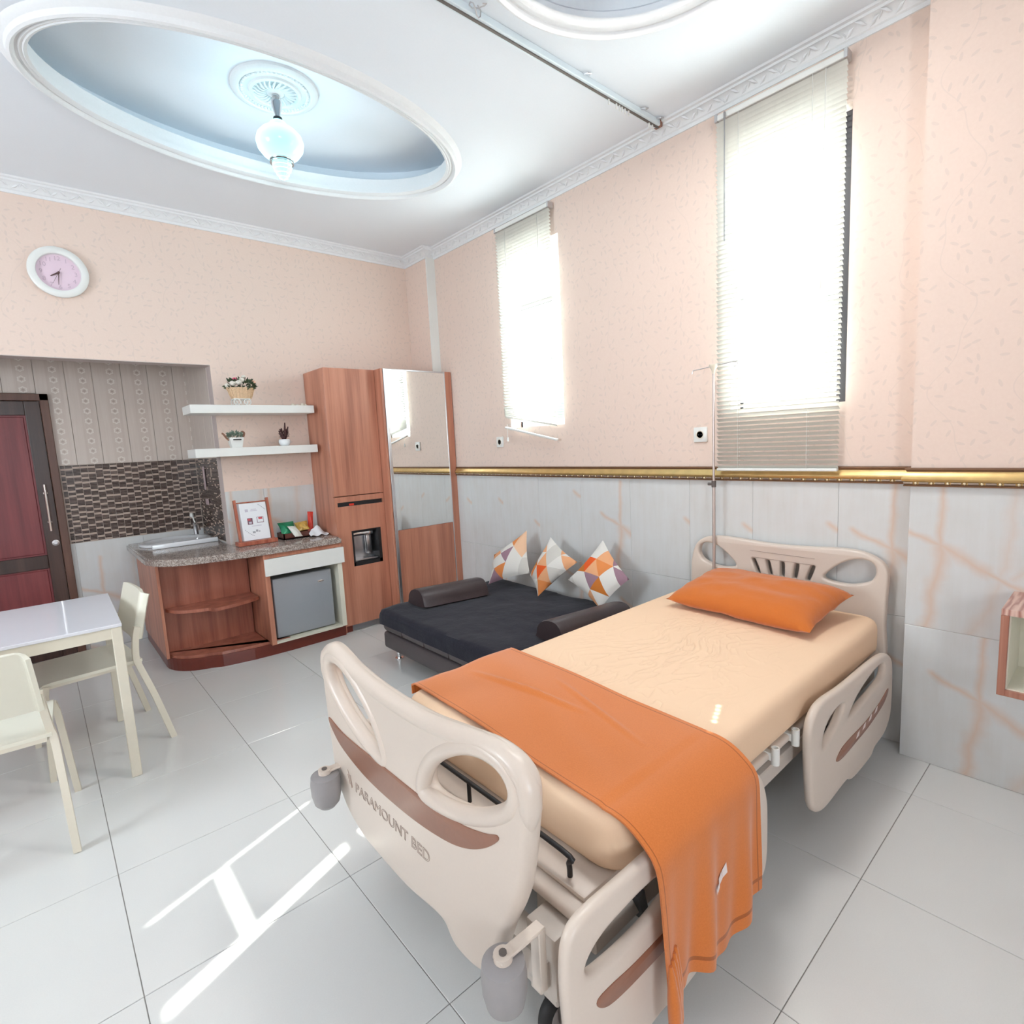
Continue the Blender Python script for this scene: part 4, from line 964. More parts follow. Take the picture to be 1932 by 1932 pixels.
pl_ = bpy.data.lights.new('pendant_glow', 'POINT'); pl_.energy = 5.0; pl_.color = (0.62, 0.88, 1.0); pl_.shadow_soft_size = 0.135
plo = bpy.data.objects.new('pendant_glow', pl_); COL.objects.link(plo); plo.parent = lp; plo.location = (0, 0, 3.07-3.305)
# flush lamp in the round recess above the bed
cl = thing('ceiling_lamp', 'flush round white lamp in the round ceiling recess above the bed', 'lamp', (E2[0], E2[1], 3.26))
b = B(); lathe(b, (E2[0], E2[1], 3.26), [(.26, -.001), (.265, -.02), (.262, -.085), (.245, -.09), (.243, -.05), (.0, -.048)], 40); obj('lamp_rim', b, M['white'], cl, 40)
b = B(); lathe(b, (E2[0], E2[1], 3.26), [(.242, -.052), (.20, -.056), (.12, -.058), (0, -.058)], 40); obj('diffuser', b, M['lampwhite'], cl, 50)
# curtain track
ct = thing('curtain_track', 'long white ceiling curtain track crossing the room without a curtain', 'curtain track', (1.2, 1.835, ZC))
b = B(); box(b, -.6, 2.79, 1.815, 1.853, ZC-.03, ZC, .003, 1); obj('track', b, M['alu'], ct)
b = B(); box(b, -.6, 2.785, 1.828, 1.840, ZC-.034, ZC-.029); obj('slot', b, M['darkframe'], ct)
for xx in (2.15, 2.60, 2.74):
    b = B(); tube(b, [(xx, 1.812, ZC-.008), (xx+.004, 1.79, ZC-.012), (xx+.02, 1.785, ZC-.01), (xx+.03, 1.80, ZC-.004)], .004, 6); obj('clip', b, M['steel'], ct)
b = B(); tube(b, [(1.50+.035*sin(t*1.7), 1.80-.02*cos(t*2.6)-.003*t, ZC-.02-.012*sin(t)) for t in [i*.4 for i in range(14)]], .0025, 6); obj('wire_loop', b, M['steel'], ct)
for xx in (2.36, 2.42, 2.445, 2.465, 2.49, 2.52, 2.70, 2.73):
    b = B(); box(b, xx-.004, xx+.004, 1.831, 1.837, ZC-.058, ZC-.033, .001, 1); obj('glider', b, M['white'], ct)
b = B(); box(b, 2.775, 2.795, 1.813, 1.855, ZC-.032, ZC-.001, .002, 1); obj('end_cap', b, M['brown'], ct)

# ================================================================== SHELF ORNAMENTS
def leaf_cloud(bm, c, rx, ry, rz, n, s, rnd):
    for i in range(n):
        u, v, w = rnd.uniform(-1, 1), rnd.uniform(-1, 1), rnd.uniform(-.6, 1)
        k = 1/max(1, sqrt(u*u+v*v+w*w)); p = V(c[0]+u*rx*k, c[1]+v*ry*k, c[2]+w*rz*k)
        d = V(u, v, w+rnd.uniform(-.2, .6)).normalized(); sd = d.cross(V(rnd.uniform(-1, 1), rnd.uniform(-1, 1), rnd.uniform(-1, 1))).normalized()
        L, wd = s*rnd.uniform(.7, 1.3), s*.32; nn = d.cross(sd)*wd*.35
        q = [bm.verts.new(x) for x in (p-d*L*.4, p+sd*wd+nn, p+d*L*.6, p-sd*wd+nn)]
        bm.faces.new((q[0], q[1], q[2])); bm.faces.new((q[0], q[2], q[3]))
bz = 1.823
fb = thing('flower_cart', 'wicker flower cart of cream roses with white wheels on the upper shelf', 'ornament', (1.205, 4.335, bz))
b = B(); lathe(b, (1.21, 4.335, bz), [(0, .05), (.062, .05), (.072, .068), (.084, .105), (.094, .128), (.090, .128), (.08, .11)], 28, 'z', 1, .62); obj('basket', b, M['wicker'], fb, 50)
b = B()
for i in range(20):
    a = 2*pi*i/20; tube(b, [(1.21+r_*cos(a), 4.335+r_*.62*sin(a), bz+h_) for r_, h_ in ((.065, .052), (.075, .068), (.087, .106), (.096, .127))], .0028, 5)
o = obj('wicker_stave', b, M['wicker'], fb, 60); o['kind'] = 'stuff'
for xx in (1.168, 1.238):
    for yy in (4.295, 4.375):
        b = B(); tube(b, [(xx+.022*cos(2*pi*i/20), yy, bz+.0245+.022*sin(2*pi*i/20)) for i in range(20)], .0032, 6, True)
        for i in range(3): a = pi*i/3; cyl(b, (xx-.021*cos(a), yy, bz+.0245-.021*sin(a)), (xx+.021*cos(a), yy, bz+.0245+.021*sin(a)), .0016, n=5)
        obj('wheel', b, M['white'], fb, 50)
b = B(); box(b, 1.15, 1.26, 4.30, 4.37, bz+.044, bz+.051); obj('axle_board', b, M['white'], fb)
b = B(); leaf_cloud(b, (1.215, 4.335, bz+.145), .105, .06, .05, 130, .035, random.Random(5)); o = obj('foliage', b, M['leaf'], fb); o['kind'] = 'stuff'
for (dx, dy, dz, mm, r_) in ((-.055, -.03, .165, 'rose', .024), (-.02, -.045, .170, 'rose', .023), (.005, -.03, .19, 'rose', .021), (-.035, -.01, .193, 'rosepink', .018), (-.085, 0, .15, 'rose', .02), (.085, -.02, .175, 'rosepeach', .02), (.03, 0, .215, 'rose', .016)):
    b = B()
    for (rr, zz) in ((r_, 0), (r_*.7, r_*.35), (r_*.4, r_*.6)): lathe(b, (1.21+dx, 4.335+dy, bz+dz+zz-r_*.4), [(rr*.3, -rr*.7), (rr*.8, -rr*.4), (rr, .1*rr), (rr*.85, rr*.5), (rr*.7, rr*.35)], 9)
    obj('rose', b, M[mm], fb, 60)
bz = 1.522
pp = thing('planter', 'white tapered planter with two brown handles and grey-green leaves on the lower shelf', 'planter', (1.135, 4.33, bz))
b = B()
for (z0, z1, w0, w1) in ((0, .074, .034, .048),):
    A = [b.verts.new((1.137+sx*w0, 4.33+sy*w0*.8, bz+z0)) for sx, sy in ((-1, -1), (1, -1), (1, 1), (-1, 1))]; C = [b.verts.new((1.137+sx*w1, 4.33+sy*w1*.8, bz+z1)) for sx, sy in ((-1, -1), (1, -1), (1, 1), (-1, 1))]
    b.faces.new(A[::-1]); b.faces.new(C)
    for i in range(4): b.faces.new((A[i], A[(i+1) % 4], C[(i+1) % 4], C[i]))
obj('pot', b, M['white'], pp)
b = B(); box(b, 1.112, 1.166, 4.288, 4.294, bz+.053, bz+.062); obj('dark_slot', b, M['black'], pp)
for pts in ([(1.093, 4.33, bz+.055), (1.075, 4.33, bz+.075), (1.06, 4.33, bz+.10), (1.05, 4.33, bz+.105)], [(1.182, 4.33, bz+.06), (1.195, 4.33, bz+.085), (1.20, 4.33, bz+.105), (1.188, 4.33, bz+.115), (1.18, 4.33, bz+.107)]):
    b = B(); tube(b, smoothpoly(pts, 4, False), .007, 8); obj('handle', b, M['brown'], pp, 50)
b = B(); leaf_cloud(b, (1.132, 4.33, bz+.085), .058, .035, .03, 80, .026, random.Random(2)); o = obj('foliage', b, M['leaf2'], pp); o['kind'] = 'stuff'
sp = thing('potted_succulent', 'small round white pot with dark spiky stems on the lower shelf', 'plant', (1.487, 4.34, bz))
b = B(); lathe(b, (1.487, 4.34, bz), [(.026, 0), (.038, .012), (.044, .030), (.040, .046), (.034, .05), (.030, .045), (0, .042)], 24); obj('pot', b, M['ceramic'], sp, 60)
b = B()
for (ax, ay, h_) in ((-.03, 0, .085), (-.012, .01, .10), (.008, -.01, .145), (.03, .0, .115), (.018, .015, .09), (-.02, -.012, .07)):
    tube(b, [(1.487, 4.34, bz+.03), (1.487+ax*.6, 4.34+ay, bz+.03+h_*.5), (1.487+ax*1.2, 4.34+ay*1.4, bz+.03+h_)], [.006, .010, .004], 7)
leaf_cloud(b, (1.49, 4.34, bz+.09), .035, .02, .045, 46, .022, random.Random(9))
obj('stem', b, M['leafred'], sp, 50)
bz = 1.823
b = B()
for (dx, r_, h_) in ((0, .016, .022), (.035, .02, .016), (.075, .018, .026), (.10, .013, .018)): lathe(b, (1.585+dx, 4.36, bz), [(r_*.8, 0), (r_, h_*.3), (r_*.8, h_*.8), (r_*.3, h_), (0, h_)], 10)
tag(obj('pebble_ornament', b, M['creamsteel'], None, 60), 'low beige ornament at the right end of the upper shelf', 'ornament')

# ================================================================== COUNTER ITEMS
zt = .8015
st = thing('menu_stand', 'red wooden stand holding a printed white sheet on the worktop', 'sign stand', (1.205, 4.33, zt))
def bar(bm, p0, p1, w, d_):
    p0, p1 = Vector(p0), Vector(p1); n = (p1-p0).normalized(); u = n.cross(V(0, 1, 0)).normalized(); v = n.cross(u)
    A = [bm.verts.new(p0+u*sx*w+v*sy*d_) for sx, sy in ((-1, -1), (1, -1), (1, 1), (-1, 1))]; C = [bm.verts.new(p1+u*sx*w+v*sy*d_) for sx, sy in ((-1, -1), (1, -1), (1, 1), (-1, 1))]
    bm.faces.new(A[::-1]); bm.faces.new(C)
    for i in range(4): bm.faces.new((A[i], A[(i+1) % 4], C[(i+1) % 4], C[i]))
    bmesh.ops.recalc_face_normals(bm, faces=bm.faces[:])
sl = .06
for xx in (1.092, 1.322):
    b = B(); bar(b, (xx, 4.325, zt+.02), (xx, 4.325+sl, zt+.335), .009, .011); obj('post', b, M['redwood'], st)
b = B(); box(b, 1.065, 1.345, 4.28, 4.37, zt, zt+.03, .003, 1); obj('base', b, M['redwood'], st)
b = B(); cyl(b, (1.09, 4.325+sl*.92, zt+.312), (1.325, 4.325+sl*.92, zt+.312), .005, n=10); obj('top_bar', b, M['redwood'], st, 40)
def shp(x, z, dy): f = z/.335; return V(1.205+x, 4.325+sl*f-dy, zt+.02+z)
b = B(); n_ = [shp(-.085, .012, .004), shp(.10, .012, .004), shp(.10, .285, .004), shp(-.085, .285, .004)]
A = [b.verts.new(p) for p in n_]; C = [b.verts.new(p+V(-.012, .018, 0)) for p in n_]; b.faces.new(A); b.faces.new(C[::-1])
for i in range(4): b.faces.new((A[i], C[i], C[(i+1) % 4], A[(i+1) % 4]))
bmesh.ops.recalc_face_normals(b, faces=b.faces[:])
pg = obj('sheet', b, M['paper'], st)
def quadp(name, x0, x1, z0, z1, m_, dy=.0052):
    b = B(); A = [b.verts.new(shp(x, z, dy)) for x, z in ((x0, z0), (x1, z0), (x1, z1), (x0, z1))]; b.faces.new(A)
    return obj(name, b, m_, pg)
quadp('print', -.045, -.008, .128, .175, M['inkdark']); quadp('print', -.036, -.016, .134, .148, M['inklight'], .0058); quadp('print', -.042, -.022, .158, .170, M['inkred'], .0058)
quadp('print', .022, .070, .135, .178, M['inkdark']); quadp('print', .0255, .0665, .139, .1755, M['paper'], .0058); quadp('print', .034, .062, .160, .1755, M['inkred'], .0064)
quadp('print', -.052, -.030, .222, .242, M['inklight'])
for (x0, x1, z0) in ((-.010, .028, .236), (-.016, .034, .226), (-.02, .05, .112)): quadp('print', x0, x1, z0, z0+.005, M['inklight'])
for (x0, x1, z0, h_) in ((-.02, .0, .062, .014), (.004, .02, .07, .016), (.024, .034, .068, .008)): quadp('print', x0, x1, z0, z0+h_, M['ink'])
for t in range(7):
    quadp('print', .045+.007*t, .052+.007*t, .268-.0065*t, .272-.0065*t, M['ink']); quadp('print', -.072+.009*t, -.064+.009*t, .088-.011*t+.0006*t*t, .092-.011*t+.0006*t*t, M['ink'])
ty = thing('snack_tray', 'dark wooden tray of snacks on the worktop', 'tray', (1.50, 4.375, zt))
b = B(); box(b, 1.395, 1.68, 4.30, 4.45, zt, zt+.008)
for (x0, x1, y0, y1) in ((1.395, 1.403, 4.30, 4.45), (1.672, 1.68, 4.30, 4.45), (1.395, 1.68, 4.30, 4.308), (1.395, 1.68, 4.442, 4.45)): box(b, x0, x1, y0, y1, zt, zt+.045)
obj('box', b, M['traybrown'], ty)
def packet(bm, c, w, h, thk, rot, crimp=True, nu=10, nv=10):
    R = Matrix.Rotation(rot[2], 3, 'Z') @ Matrix.Rotation(rot[1], 3, 'Y') @ Matrix.Rotation(rot[0], 3, 'X'); c = Vector(c)
    for sgn in (1, -1):
        def f(u, v):
            x, y = (u-.5)*w, (v-.5)*h; e = max(0, sin(pi*u))**.5*max(0, sin(pi*v))**.6
            return c+R @ V(x*(1-.10*sin(pi*v)), y, sgn*thk*e+.004*sin(14*u+9*v)*e)
        grid(bm, nu, nv, f)
    bmesh.ops.remove_doubles(bm, verts=bm.verts[:], dist=1e-4); bmesh.ops.recalc_face_normals(bm, faces=bm.faces[:])
b = B(); packet(b, (1.455, 4.375, zt+.075), .13, .12, .022, (radians(55), 0, .1)); tag(obj('snack_packet', b, M['green'], None, 50), 'green foil snack packet propped in the tray', 'snack packet', 'snacks in the tray')
b = B(); packet(b, (1.488, 4.315, zt+.055), .075, .12, .022, (radians(40), .1, .35)); tag(obj('snack_packet', b, M['foilwhite'], None, 50), 'pale clear-wrapped snack packet leaning over the tray front', 'snack packet', 'snacks in the tray')
b = B(); packet(b, (1.57, 4.385, zt+.08), .10, .09, .02, (radians(45), -.1, -.2)); tag(obj('snack_packet', b, M['yellow'], None, 50), 'yellow-brown snack packet in the middle of the tray', 'snack packet', 'snacks in the tray')
b = B(); packet(b, (1.655, 4.42, zt+.10), .045, .17, .012, (radians(72), .12, -.2)); tag(obj('snack_bar', b, M['red'], None, 50), 'tall red snack bar standing at the back of the tray', 'snack bar', 'snacks in the tray')
b = B()
def nap(u, v): return V(1.575+.145*u+.015*v, 4.225+.085*v, zt+.004+.075*max(0, 1-abs(u-.45)*1.9)*v+.007*(1+sin(13*u)))
grid(b, 12, 6, nap)
thicken(b, .003)
tag(obj('napkin', b, M['paper'], None, 40), 'folded white paper napkins lying in front of the snack tray', 'napkin')

# ================================================================== TABLE AND CHAIRS
tb = thing('dining_table', 'white glossy rectangular table with cream steel legs', 'table', (-.37, 3.385, 0), radians(-1.2))
hx, hy = .60, .385
b = B(); box(b, -hx, hx, -hy, hy, .722, .737, .002, 1); obj('tabletop', b, M['tabletop'], tb, local=True)
b = B()
for (x0, x1, y0, y1) in ((-hx+.03, hx-.03, -hy+.006, -hy+.024), (-hx+.03, hx-.03, hy-.024, hy-.006), (-hx+.006, -hx+.024, -hy+.03, hy-.03), (hx-.024, hx-.006, -hy+.03, hy-.03)): box(b, x0, x1, y0, y1, .672, .722)
obj('apron', b, M['creamsteel'], tb, local=True)
for sx in (-1, 1):
    for sy in (-1, 1):
        b = B(); box(b, sx*(hx-.022)-.02, sx*(hx-.022)+.02, sy*(hy-.022)-.02, sy*(hy-.022)+.02, 0, .722, .003, 1); obj('leg', b, M['creamsteel'], tb, local=True)
def make_chair():
    t = thing('dining_chair', 'x', 'chair', (0, 0, 0), 0, 'cream plastic dining chairs')
    def seat(u, v):
        x = -.175+.42*u; y = (v-.5)*(.42-.02*u); dip = -.010*sin(pi*v)*sin(pi*min(1, u*1.1)); fr = -.02*max(0, (u-.88)/.12)**2
        return V(x, y, .455+dip+fr)
    b = B(); grid(b, 14, 10, seat); thicken(b, .014)
    obj('seat', b, M['cream'], t, 40, local=True)
    def back(u, v):                       # u across (with the wrapped sides), v up
        w = .405-.02*v; yy = (u-.5)*2; x = -.150-.060*v-.012*(1-yy*yy)
        edge = max(0, (abs(yy)-.86)/.14); x += -.035*edge**2+.0
        zz = .555+.245*v-.025*max(0, (abs(yy)-.72)/.28)**2*(v)**3
        return V(x, yy*w/2, zz)
    b = B(); grid(b, 26, 10, back); thicken(b, .016)
    obj('backrest', b, M['cream'], t, 40, local=True)
    def flat(bm, pts, w, d_):             # flattened steel leg
        rows = []
        for i, p in enumerate(pts):
            p = Vector(p); dd = (Vector(pts[min(i+1, len(pts)-1)])-Vector(pts[max(i-1, 0)])).normalized(); u = V(0, 1, 0); n = dd.cross(u).normalized()
            rows.append([bm.verts.new(p+u*sx*w+n*sy*d_) for sx, sy in ((-1, -1), (1, -1), (1, 1), (-1, 1))])
        for A, C in zip(rows, rows[1:]):
            for i in range(4): bm.faces.new((A[i], A[(i+1) % 4], C[(i+1) % 4], C[i]))
        bm.faces.new(rows[0][::-1]); bm.faces.new(rows[-1]); bmesh.ops.recalc_face_normals(bm, faces=bm.faces[:])
    for s in (-1, 1):
        b = B(); flat(b, smoothpoly([(-.262, s*.236, 0), (-.205, s*.224, .25), (-.158, s*.214, .42), (-.150, s*.205, .47), (-.160, s*.196, .56), (-.175, s*.192, .62)], 4, False), .012, .014); obj('leg', b, M['creamsteel'], t, 40, local=True)
        b = B(); flat(b, [(.236, s*.232, 0), (.215, s*.205, .40), (.208, s*.196, .442)], .012, .012); obj('leg', b, M['creamsteel'], t, local=True)
    b = B(); box(b, .19, .225, -.19, .19, .425, .441); box(b, -.175, -.15, -.195, .195, .425, .441); 
    for s in (-1, 1): box(b, -.16, .2, s*.19-.008, s*.19+.008, .425, .441)
    obj('seat_frame', b, M['creamsteel'], t, local=True)
    return t
ch = make_chair(); ch.location = (.112, 3.498, 0); ch.rotation_euler = (0, 0, radians(180+6.3)); ch['label'] = 'cream chair at the short end of the table, beside the counter'
c2 = dup(ch); c2.location = (-.262, 2.843, 0); c2.rotation_euler = (0, 0, radians(86.4)); c2['label'] = 'cream chair pushed in at the long side of the table, nearest the viewer'

# ================================================================== SOFA BED
sf = thing('sofa_bed', 'low dark sofa bed on chrome feet against the tiled wall', 'sofa bed', (2.2, 2.6, 0))
sx0, sx1, sy0, sy1 = 1.70, 2.74, 1.78, 3.39
b = B(); box(b, sx0, sx1, sy0, sy1, .088, .205, .02, 3); obj('base', b, M['leather2'], sf, 40)
b = B(); box(b, sx0-.005, sx1, sy0, sy1, .208, .335, .035, 4); obj('mattress_pad', b, M['leather2'], sf, 40)
b = B()
for k in range(1, 6):
    yy = sy0+(sy1-sy0)*k/6; box(b, sx0-.0065, sx0-.002, yy-.002, yy+.002, .222, .315)
obj('seam', b, M['leather'], sf)
for (xx, yy) in ((1.775, 3.325), (2.66, 3.325), (1.775, 1.85), (2.66, 1.85)):
    b = B(); cyl(b, (xx, yy, .006), (xx, yy, .09), .014, n=14); cyl(b, (xx, yy, 0), (xx, yy, .008), .028, n=18); obj('leg', b, M['chrome'], sf, 40)
def bolster(x0, x1, y0, y1, skew):
    b = B(); prof = [(0, 0), (1, 0), (1.03, .25), (.98, .55), (.80, .82), (.5, .96), (.22, .92), (.04, .66), (-.03, .3)]; prof = [(p[0], p[1]) for p in smoothpoly([(a, c_, 0) for a, c_ in prof], 3)]
    rows = []
    for s in (0, .03, .5, .97, 1):
        k = .93 if s in (0, 1) else 1
        x = x0+(x1-x0)*s
        rows.append([b.verts.new((x, y0+skew*s+((p-.5)*k+.5)*(y1-y0), .385+(.125*((q-.5)*k+.5)))) for p, q in prof])
    for A, C in zip(rows, rows[1:]):
        n = len(A)
        for i in range(n): b.faces.new((A[i], A[(i+1) % n], C[(i+1) % n], C[i]))
    b.faces.new(rows[0][::-1]); b.faces.new(rows[-1]); bmesh.ops.recalc_face_normals(b, faces=b.faces[:]); return b
b = bolster(1.86, 2.34, 3.09, 3.285, -.09); obj('armrest', b, M['leather'], sf, 50)
b = bolster(1.98, 2.50, 1.93, 2.125, -.07); obj('armrest', b, M['leather'], sf, 50)
# black throw draped over it
def throw(u, v):
    # u across X (front edge -> wall), v along Y
    y = sy1+.02-(sy1-sy0+.03)*v
    s = u*1.18
    n1 = noise.noise(V(s*4, y*3, 1.3))*.010+noise.noise(V(s*11, y*7, 4))*.004
    ov = .075+.02*noise.noise(V(y*3, 2, 0))
    if s < ov: x, z = sx0-.028-n1, .275+s+.0
    elif s < ov+.06: t_ = (s-ov)/.06; x = sx0-.028+.05*(1-cos(t_*pi/2)); z = .275+ov+.03*sin(t_*pi/2)
    else: x = min(sx0+.022+(s-ov-.06), sx1-.02); z = .275+ov+.03
    z = min(z, .372)+n1*(1 if s > ov else .3)
    e = max(0, (abs(v-.5)*2-.90)/.10)
    z = max(z-.085*e**2, .262); x += .03*e**2 if s < .2 else 0
    return V(x, y, z)
b = B(); grid(b, 46, 50, throw); thicken(b, .008)
tag(obj('throw', b, M['throw'], None, 60), 'black plush throw spread over the sofa bed', 'throw')
# cushions standing on a corner
def cushion(px, label):
    """four corner points (y,z) in order top,left,bottom,right on a plane leaning on the wall"""
    t_, l_, bo, r_ = [Vector((0, p[0], p[1])) for p in px]
    def lean(p): p = p.copy(); p.x = 2.77-.20*max(0, (.82-p.z))/.42; return p
    P = [lean(q) for q in (bo, r_, t_, l_)]
    nrm = (P[1]-P[0]).cross(P[3]-P[0]).normalized()
    if nrm.x > 0: nrm = -nrm
    b = B(); uvl = b.loops.layers.uv.verify()
    for sg in (1, -1):
        def f(u, v):
            pu = u+.045*sin(pi*v)*(0.5-u)*2*.9; pv = v+.045*sin(pi*u)*(0.5-v)*2*.9
            q = (P[0]*(1-pu)*(1-pv)+P[1]*pu*(1-pv)+P[2]*pu*pv+P[3]*(1-pu)*pv)
            e = (max(0, sin(pi*u))*max(0, sin(pi*v)))**.55
            wr = .006*sin(22*(v-u)+6*u)*max(0, 1-(u+v)*1.3)*e
            return q+nrm*(sg*(.062*e)+wr)+nrm*.03
        grid(b, 18, 18, f, lambda u, v: (u+.0, v+.0))
    bmesh.ops.remove_doubles(b, verts=b.verts[:], dist=1e-4); bmesh.ops.recalc_face_normals(b, faces=b.faces[:])
    return tag(obj('cushion', b, M['cushion'], None, 60), label, 'cushion', 'triangle-patterned cushions on the sofa bed')
cushion([(2.985, .79), (3.27, .585), (3.235, .375), (2.83, .51)], 'leftmost patterned cushion, mostly white with an orange edge')
cushion([(2.725, .765), (2.825, .50), (2.69, .378), (2.42, .635)], 'middle patterned cushion on the sofa bed, with mauve triangles')
cushion([(2.258, .79), (2.46, .52), (2.14, .395), (1.985, .59)], 'rightmost patterned cushion, nearest the hospital bed, with deep orange triangles')

# ================================================================== HOSPITAL BED
bed = thing('hospital_bed', 'ivory hospital bed with moulded end boards and side rails', 'hospital bed', (1.7, 1.17, 0))
FB = [(1.688, 0.836), (1.663, 0.867), (1.615, 0.888), (1.549, 0.879), (1.445, 0.855), (1.272, 0.840), (1.064, 0.843), (0.896, 0.865), (0.791, 0.879), (0.723, 0.873), (0.684, 0.850), (0.673, 0.815), (0.681, 0.737), (0.707, 0.59), (0.736, 0.515), (0.765, 0.461), (0.82, 0.335), (0.87, .278), (0.965, 0.266), (1.0, 0.282), (1.035, 0.306), (1.2, 0.285), (1.364, 0.285), (1.469, 0.293), (1.578, 0.334), (1.649, 0.417), (1.668, 0.527), (1.685, 0.702)]
FBH = [(1.046, 0.702), (1.005, 0.752), (0.934, 0.797), (0.864, 0.822), (0.808, 0.825), (0.774, 0.811), (0.764, 0.785), (0.781, 0.754), (0.838, 0.716), (0.914, 0.685), (0.997, 0.667), (1.05, 0.668)]
FB = [(1.69-(1.69-y)*.962, z-.018*min(1, max(0, (z-.60)/.2))) for y, z in FB]
FBH = [(.768+(y-.764)*1.13, .818-(.825-z)*1.17) for y, z in FBH]
FBH2 = [(2.402-y, z) for y, z in FBH][::-1]
FX = .645
bas = lambda x: (V(x, 0, 0), V(0, 1, 0), V(0, 0, 1), V(1, 0, 0))
fbd = obj('footboard', plate(FB, [FBH, FBH2], .052, .020, bas(FX), 5, 4), M['ivory'], bed, 50)
for H in (FBH, FBH2):
    cyy = sum(p[0] for p in H)/len(H); czz = sum(p[1] for p in H)/len(H)
    pts = smoothpoly([(cyy+(y-cyy)*1.09, czz+(z-czz)*1.16) for y, z in H], 4)
    b = B(); tube(b, [(FX-.012, p[0], p[1]) for p in pts], .0205, 14, True); obj('grip_rim', b, M['ivory'], fbd, 60)
b = B()
top = smoothpoly([(y, z, 0) for y, z in FB[-1:]+FB[:13]], 4, False)
tube(b, [(FX-.0055, p[0]+(1.20-p[0])*.03, p[1]-.021) for p in top], [.006, .012, .018]+[.0235]*(len(top)-6)+[.018, .012, .006], 14); obj('top_roll', b, M['ivory'], fbd, 60)
FBS = [(1.658, 0.619), (1.58, 0.607), (1.499, 0.602), (1.3, 0.606), (1.086, 0.612), (0.945, 0.626), (0.852, 0.652), (0.808, 0.672), (0.806, 0.660), (0.855, 0.616), (0.927, 0.575), (1.022, 0.546), (1.179, 0.524), (1.391, 0.519), (1.556, 0.545), (1.629, 0.58)]
obj('accent_stripe', plate(FBS, [], .004, .0012, bas(FX-.0265), 4, 1), M['brown'], fbd, 40)
tbas = (V(FX-.0265, 1.500, .436), V(0, -1, 0.010).normalized(), V(0, 0.0, 1), V(-1, 0, 0))
bt = text_bm('PARAMOUNT BED', .0455, tbas, .0008, .0007, .12)
xs = [v.co.y for v in bt.verts]; w_ = max(xs)-min(xs)
for v in bt.verts: v.co.y = 1.500-(1.500-v.co.y)*(.412/w_)
obj('embossed_lettering', bt, M['engrave'], fbd)
b = B()
tube(b, [(FX-.0268, 1.545-.022*t, .487-.022*t-.03*t*t) for t in [i/8 for i in range(9)]], .0011, 5); tube(b, [(FX-.0268, 1.545-.01*t, .472-.03*t) for t in [i/4 for i in range(5)]], .0011, 5); tube(b, [(FX-.0268, 1.527-.008*t, .476-.036*t) for t in [i/4 for i in range(5)]], .0011, 5)
obj('embossed_emblem', b, M['engrave'], fbd)
HB = [(1.655, .56), (1.655, .70), (1.65, 0.756), (1.630, 0.826), (1.585, 0.873), (1.516, 0.893), (1.385, 0.893), (1.203, 0.882), (1.038, 0.885), (0.887, 0.894), (0.793, 0.886), (0.729, 0.857), (0.702, 0.825), (0.694, 0.779), (0.698, 0.684), (0.70, 0.56), (.70, .40), (.80, .36), (1.55, .36), (1.65, .40)]
HH = [(0.955, 0.743), (0.919, 0.794), (0.861, 0.837), (0.801, 0.854), (0.757, 0.843), (0.741, 0.814), (0.746, 0.778), (0.775, 0.749), (0.859, 0.727)]
HH2 = [(2.345-y, z) for y, z in HH][::-1]
slots = []
for k, (yb, yt) in enumerate(((1.268, 1.292), (1.207, 1.220), (1.148, 1.148), (1.088, 1.078), (1.026, 1.005))):
    zb, zt2 = .725, .795; w_ = .011
    slots.append([(yb-w_, zb), (yt-w_, zt2-.006), (yt, zt2), (yt+w_, zt2-.006), (yb+w_, zb), (yb, zb-.008)])
hbd = obj('headboard', plate(HB, [HH, HH2]+slots, .044, .011, bas(2.795), 5, 4), M['ivory'], bed, 50)
b = B(); tube(b, [(2.772, 1.31, .838), (2.772, .995, .832)], .0012, 5); tube(b, [(2.772, 1.30, .805), (2.772, .995, .80)], .0012, 5); obj('groove_line', b, M['engrave'], hbd)
R1 = [(0.655, 0.15), (0.640, 0.30), (0.633, 0.42), (0.636, 0.487), (0.645, 0.522), (0.668, 0.545), (0.72, 0.553), (0.818, 0.552), (1.05, .552), (1.321, 0.548), (1.391, 0.528), (1.444, 0.485), (1.480, 0.404), (1.486, .30), (1.480, 0.205), (1.45, 0.168), (1.395, 0.158), (1.25, 0.150), (1.22, 0.134), (1.1, .126), (0.988, 0.122), (0.945, 0.138), (0.80, 0.128), (.69, .115)]
R1H1 = [(0.690, 0.434), (0.698, 0.453), (0.730, 0.472), (0.781, 0.482), (0.90, 0.488), (1.0, .47), (1.01, .43), (.93, .405), (0.83, 0.400), (0.734, 0.408), (0.700, 0.418)]
R1H2 = [(1.346, 0.475), (1.382, 0.472), (1.404, 0.45), (1.400, 0.405), (1.36, 0.375), (1.25, .385), (1.15, .42), (1.13, .455), (1.17, .478)]
R1S = [(0.715, 0.352), (0.722, 0.330), (0.768, 0.308), (0.90, 0.298), (1.15, .295), (1.36, .32), (1.375, .335), (1.2, .33), (1.0, .34), (.84, .345), (0.76, 0.353)]
R2 = [(1.815, 0.22), (1.84, .175), (1.886, 0.148), (1.96, 0.137), (2.147, 0.140), (2.20, 0.118), (2.29, 0.110), (2.44, 0.112), (2.475, 0.133), (2.603, 0.142), (2.685, 0.195), (2.70, .30), (2.687, 0.434), (2.63, 0.490), (2.536, 0.514), (2.377, 0.524), (2.1, 0.532), (1.90, 0.547), (1.820, 0.522), (1.790, 0.465), (1.795, 0.348)]
R2H1 = [(2.157, 0.389), (2.19, 0.420), (2.26, 0.448), (2.40, 0.473), (2.54, 0.475), (2.578, 0.444), (2.548, 0.410), (2.347, 0.394)]
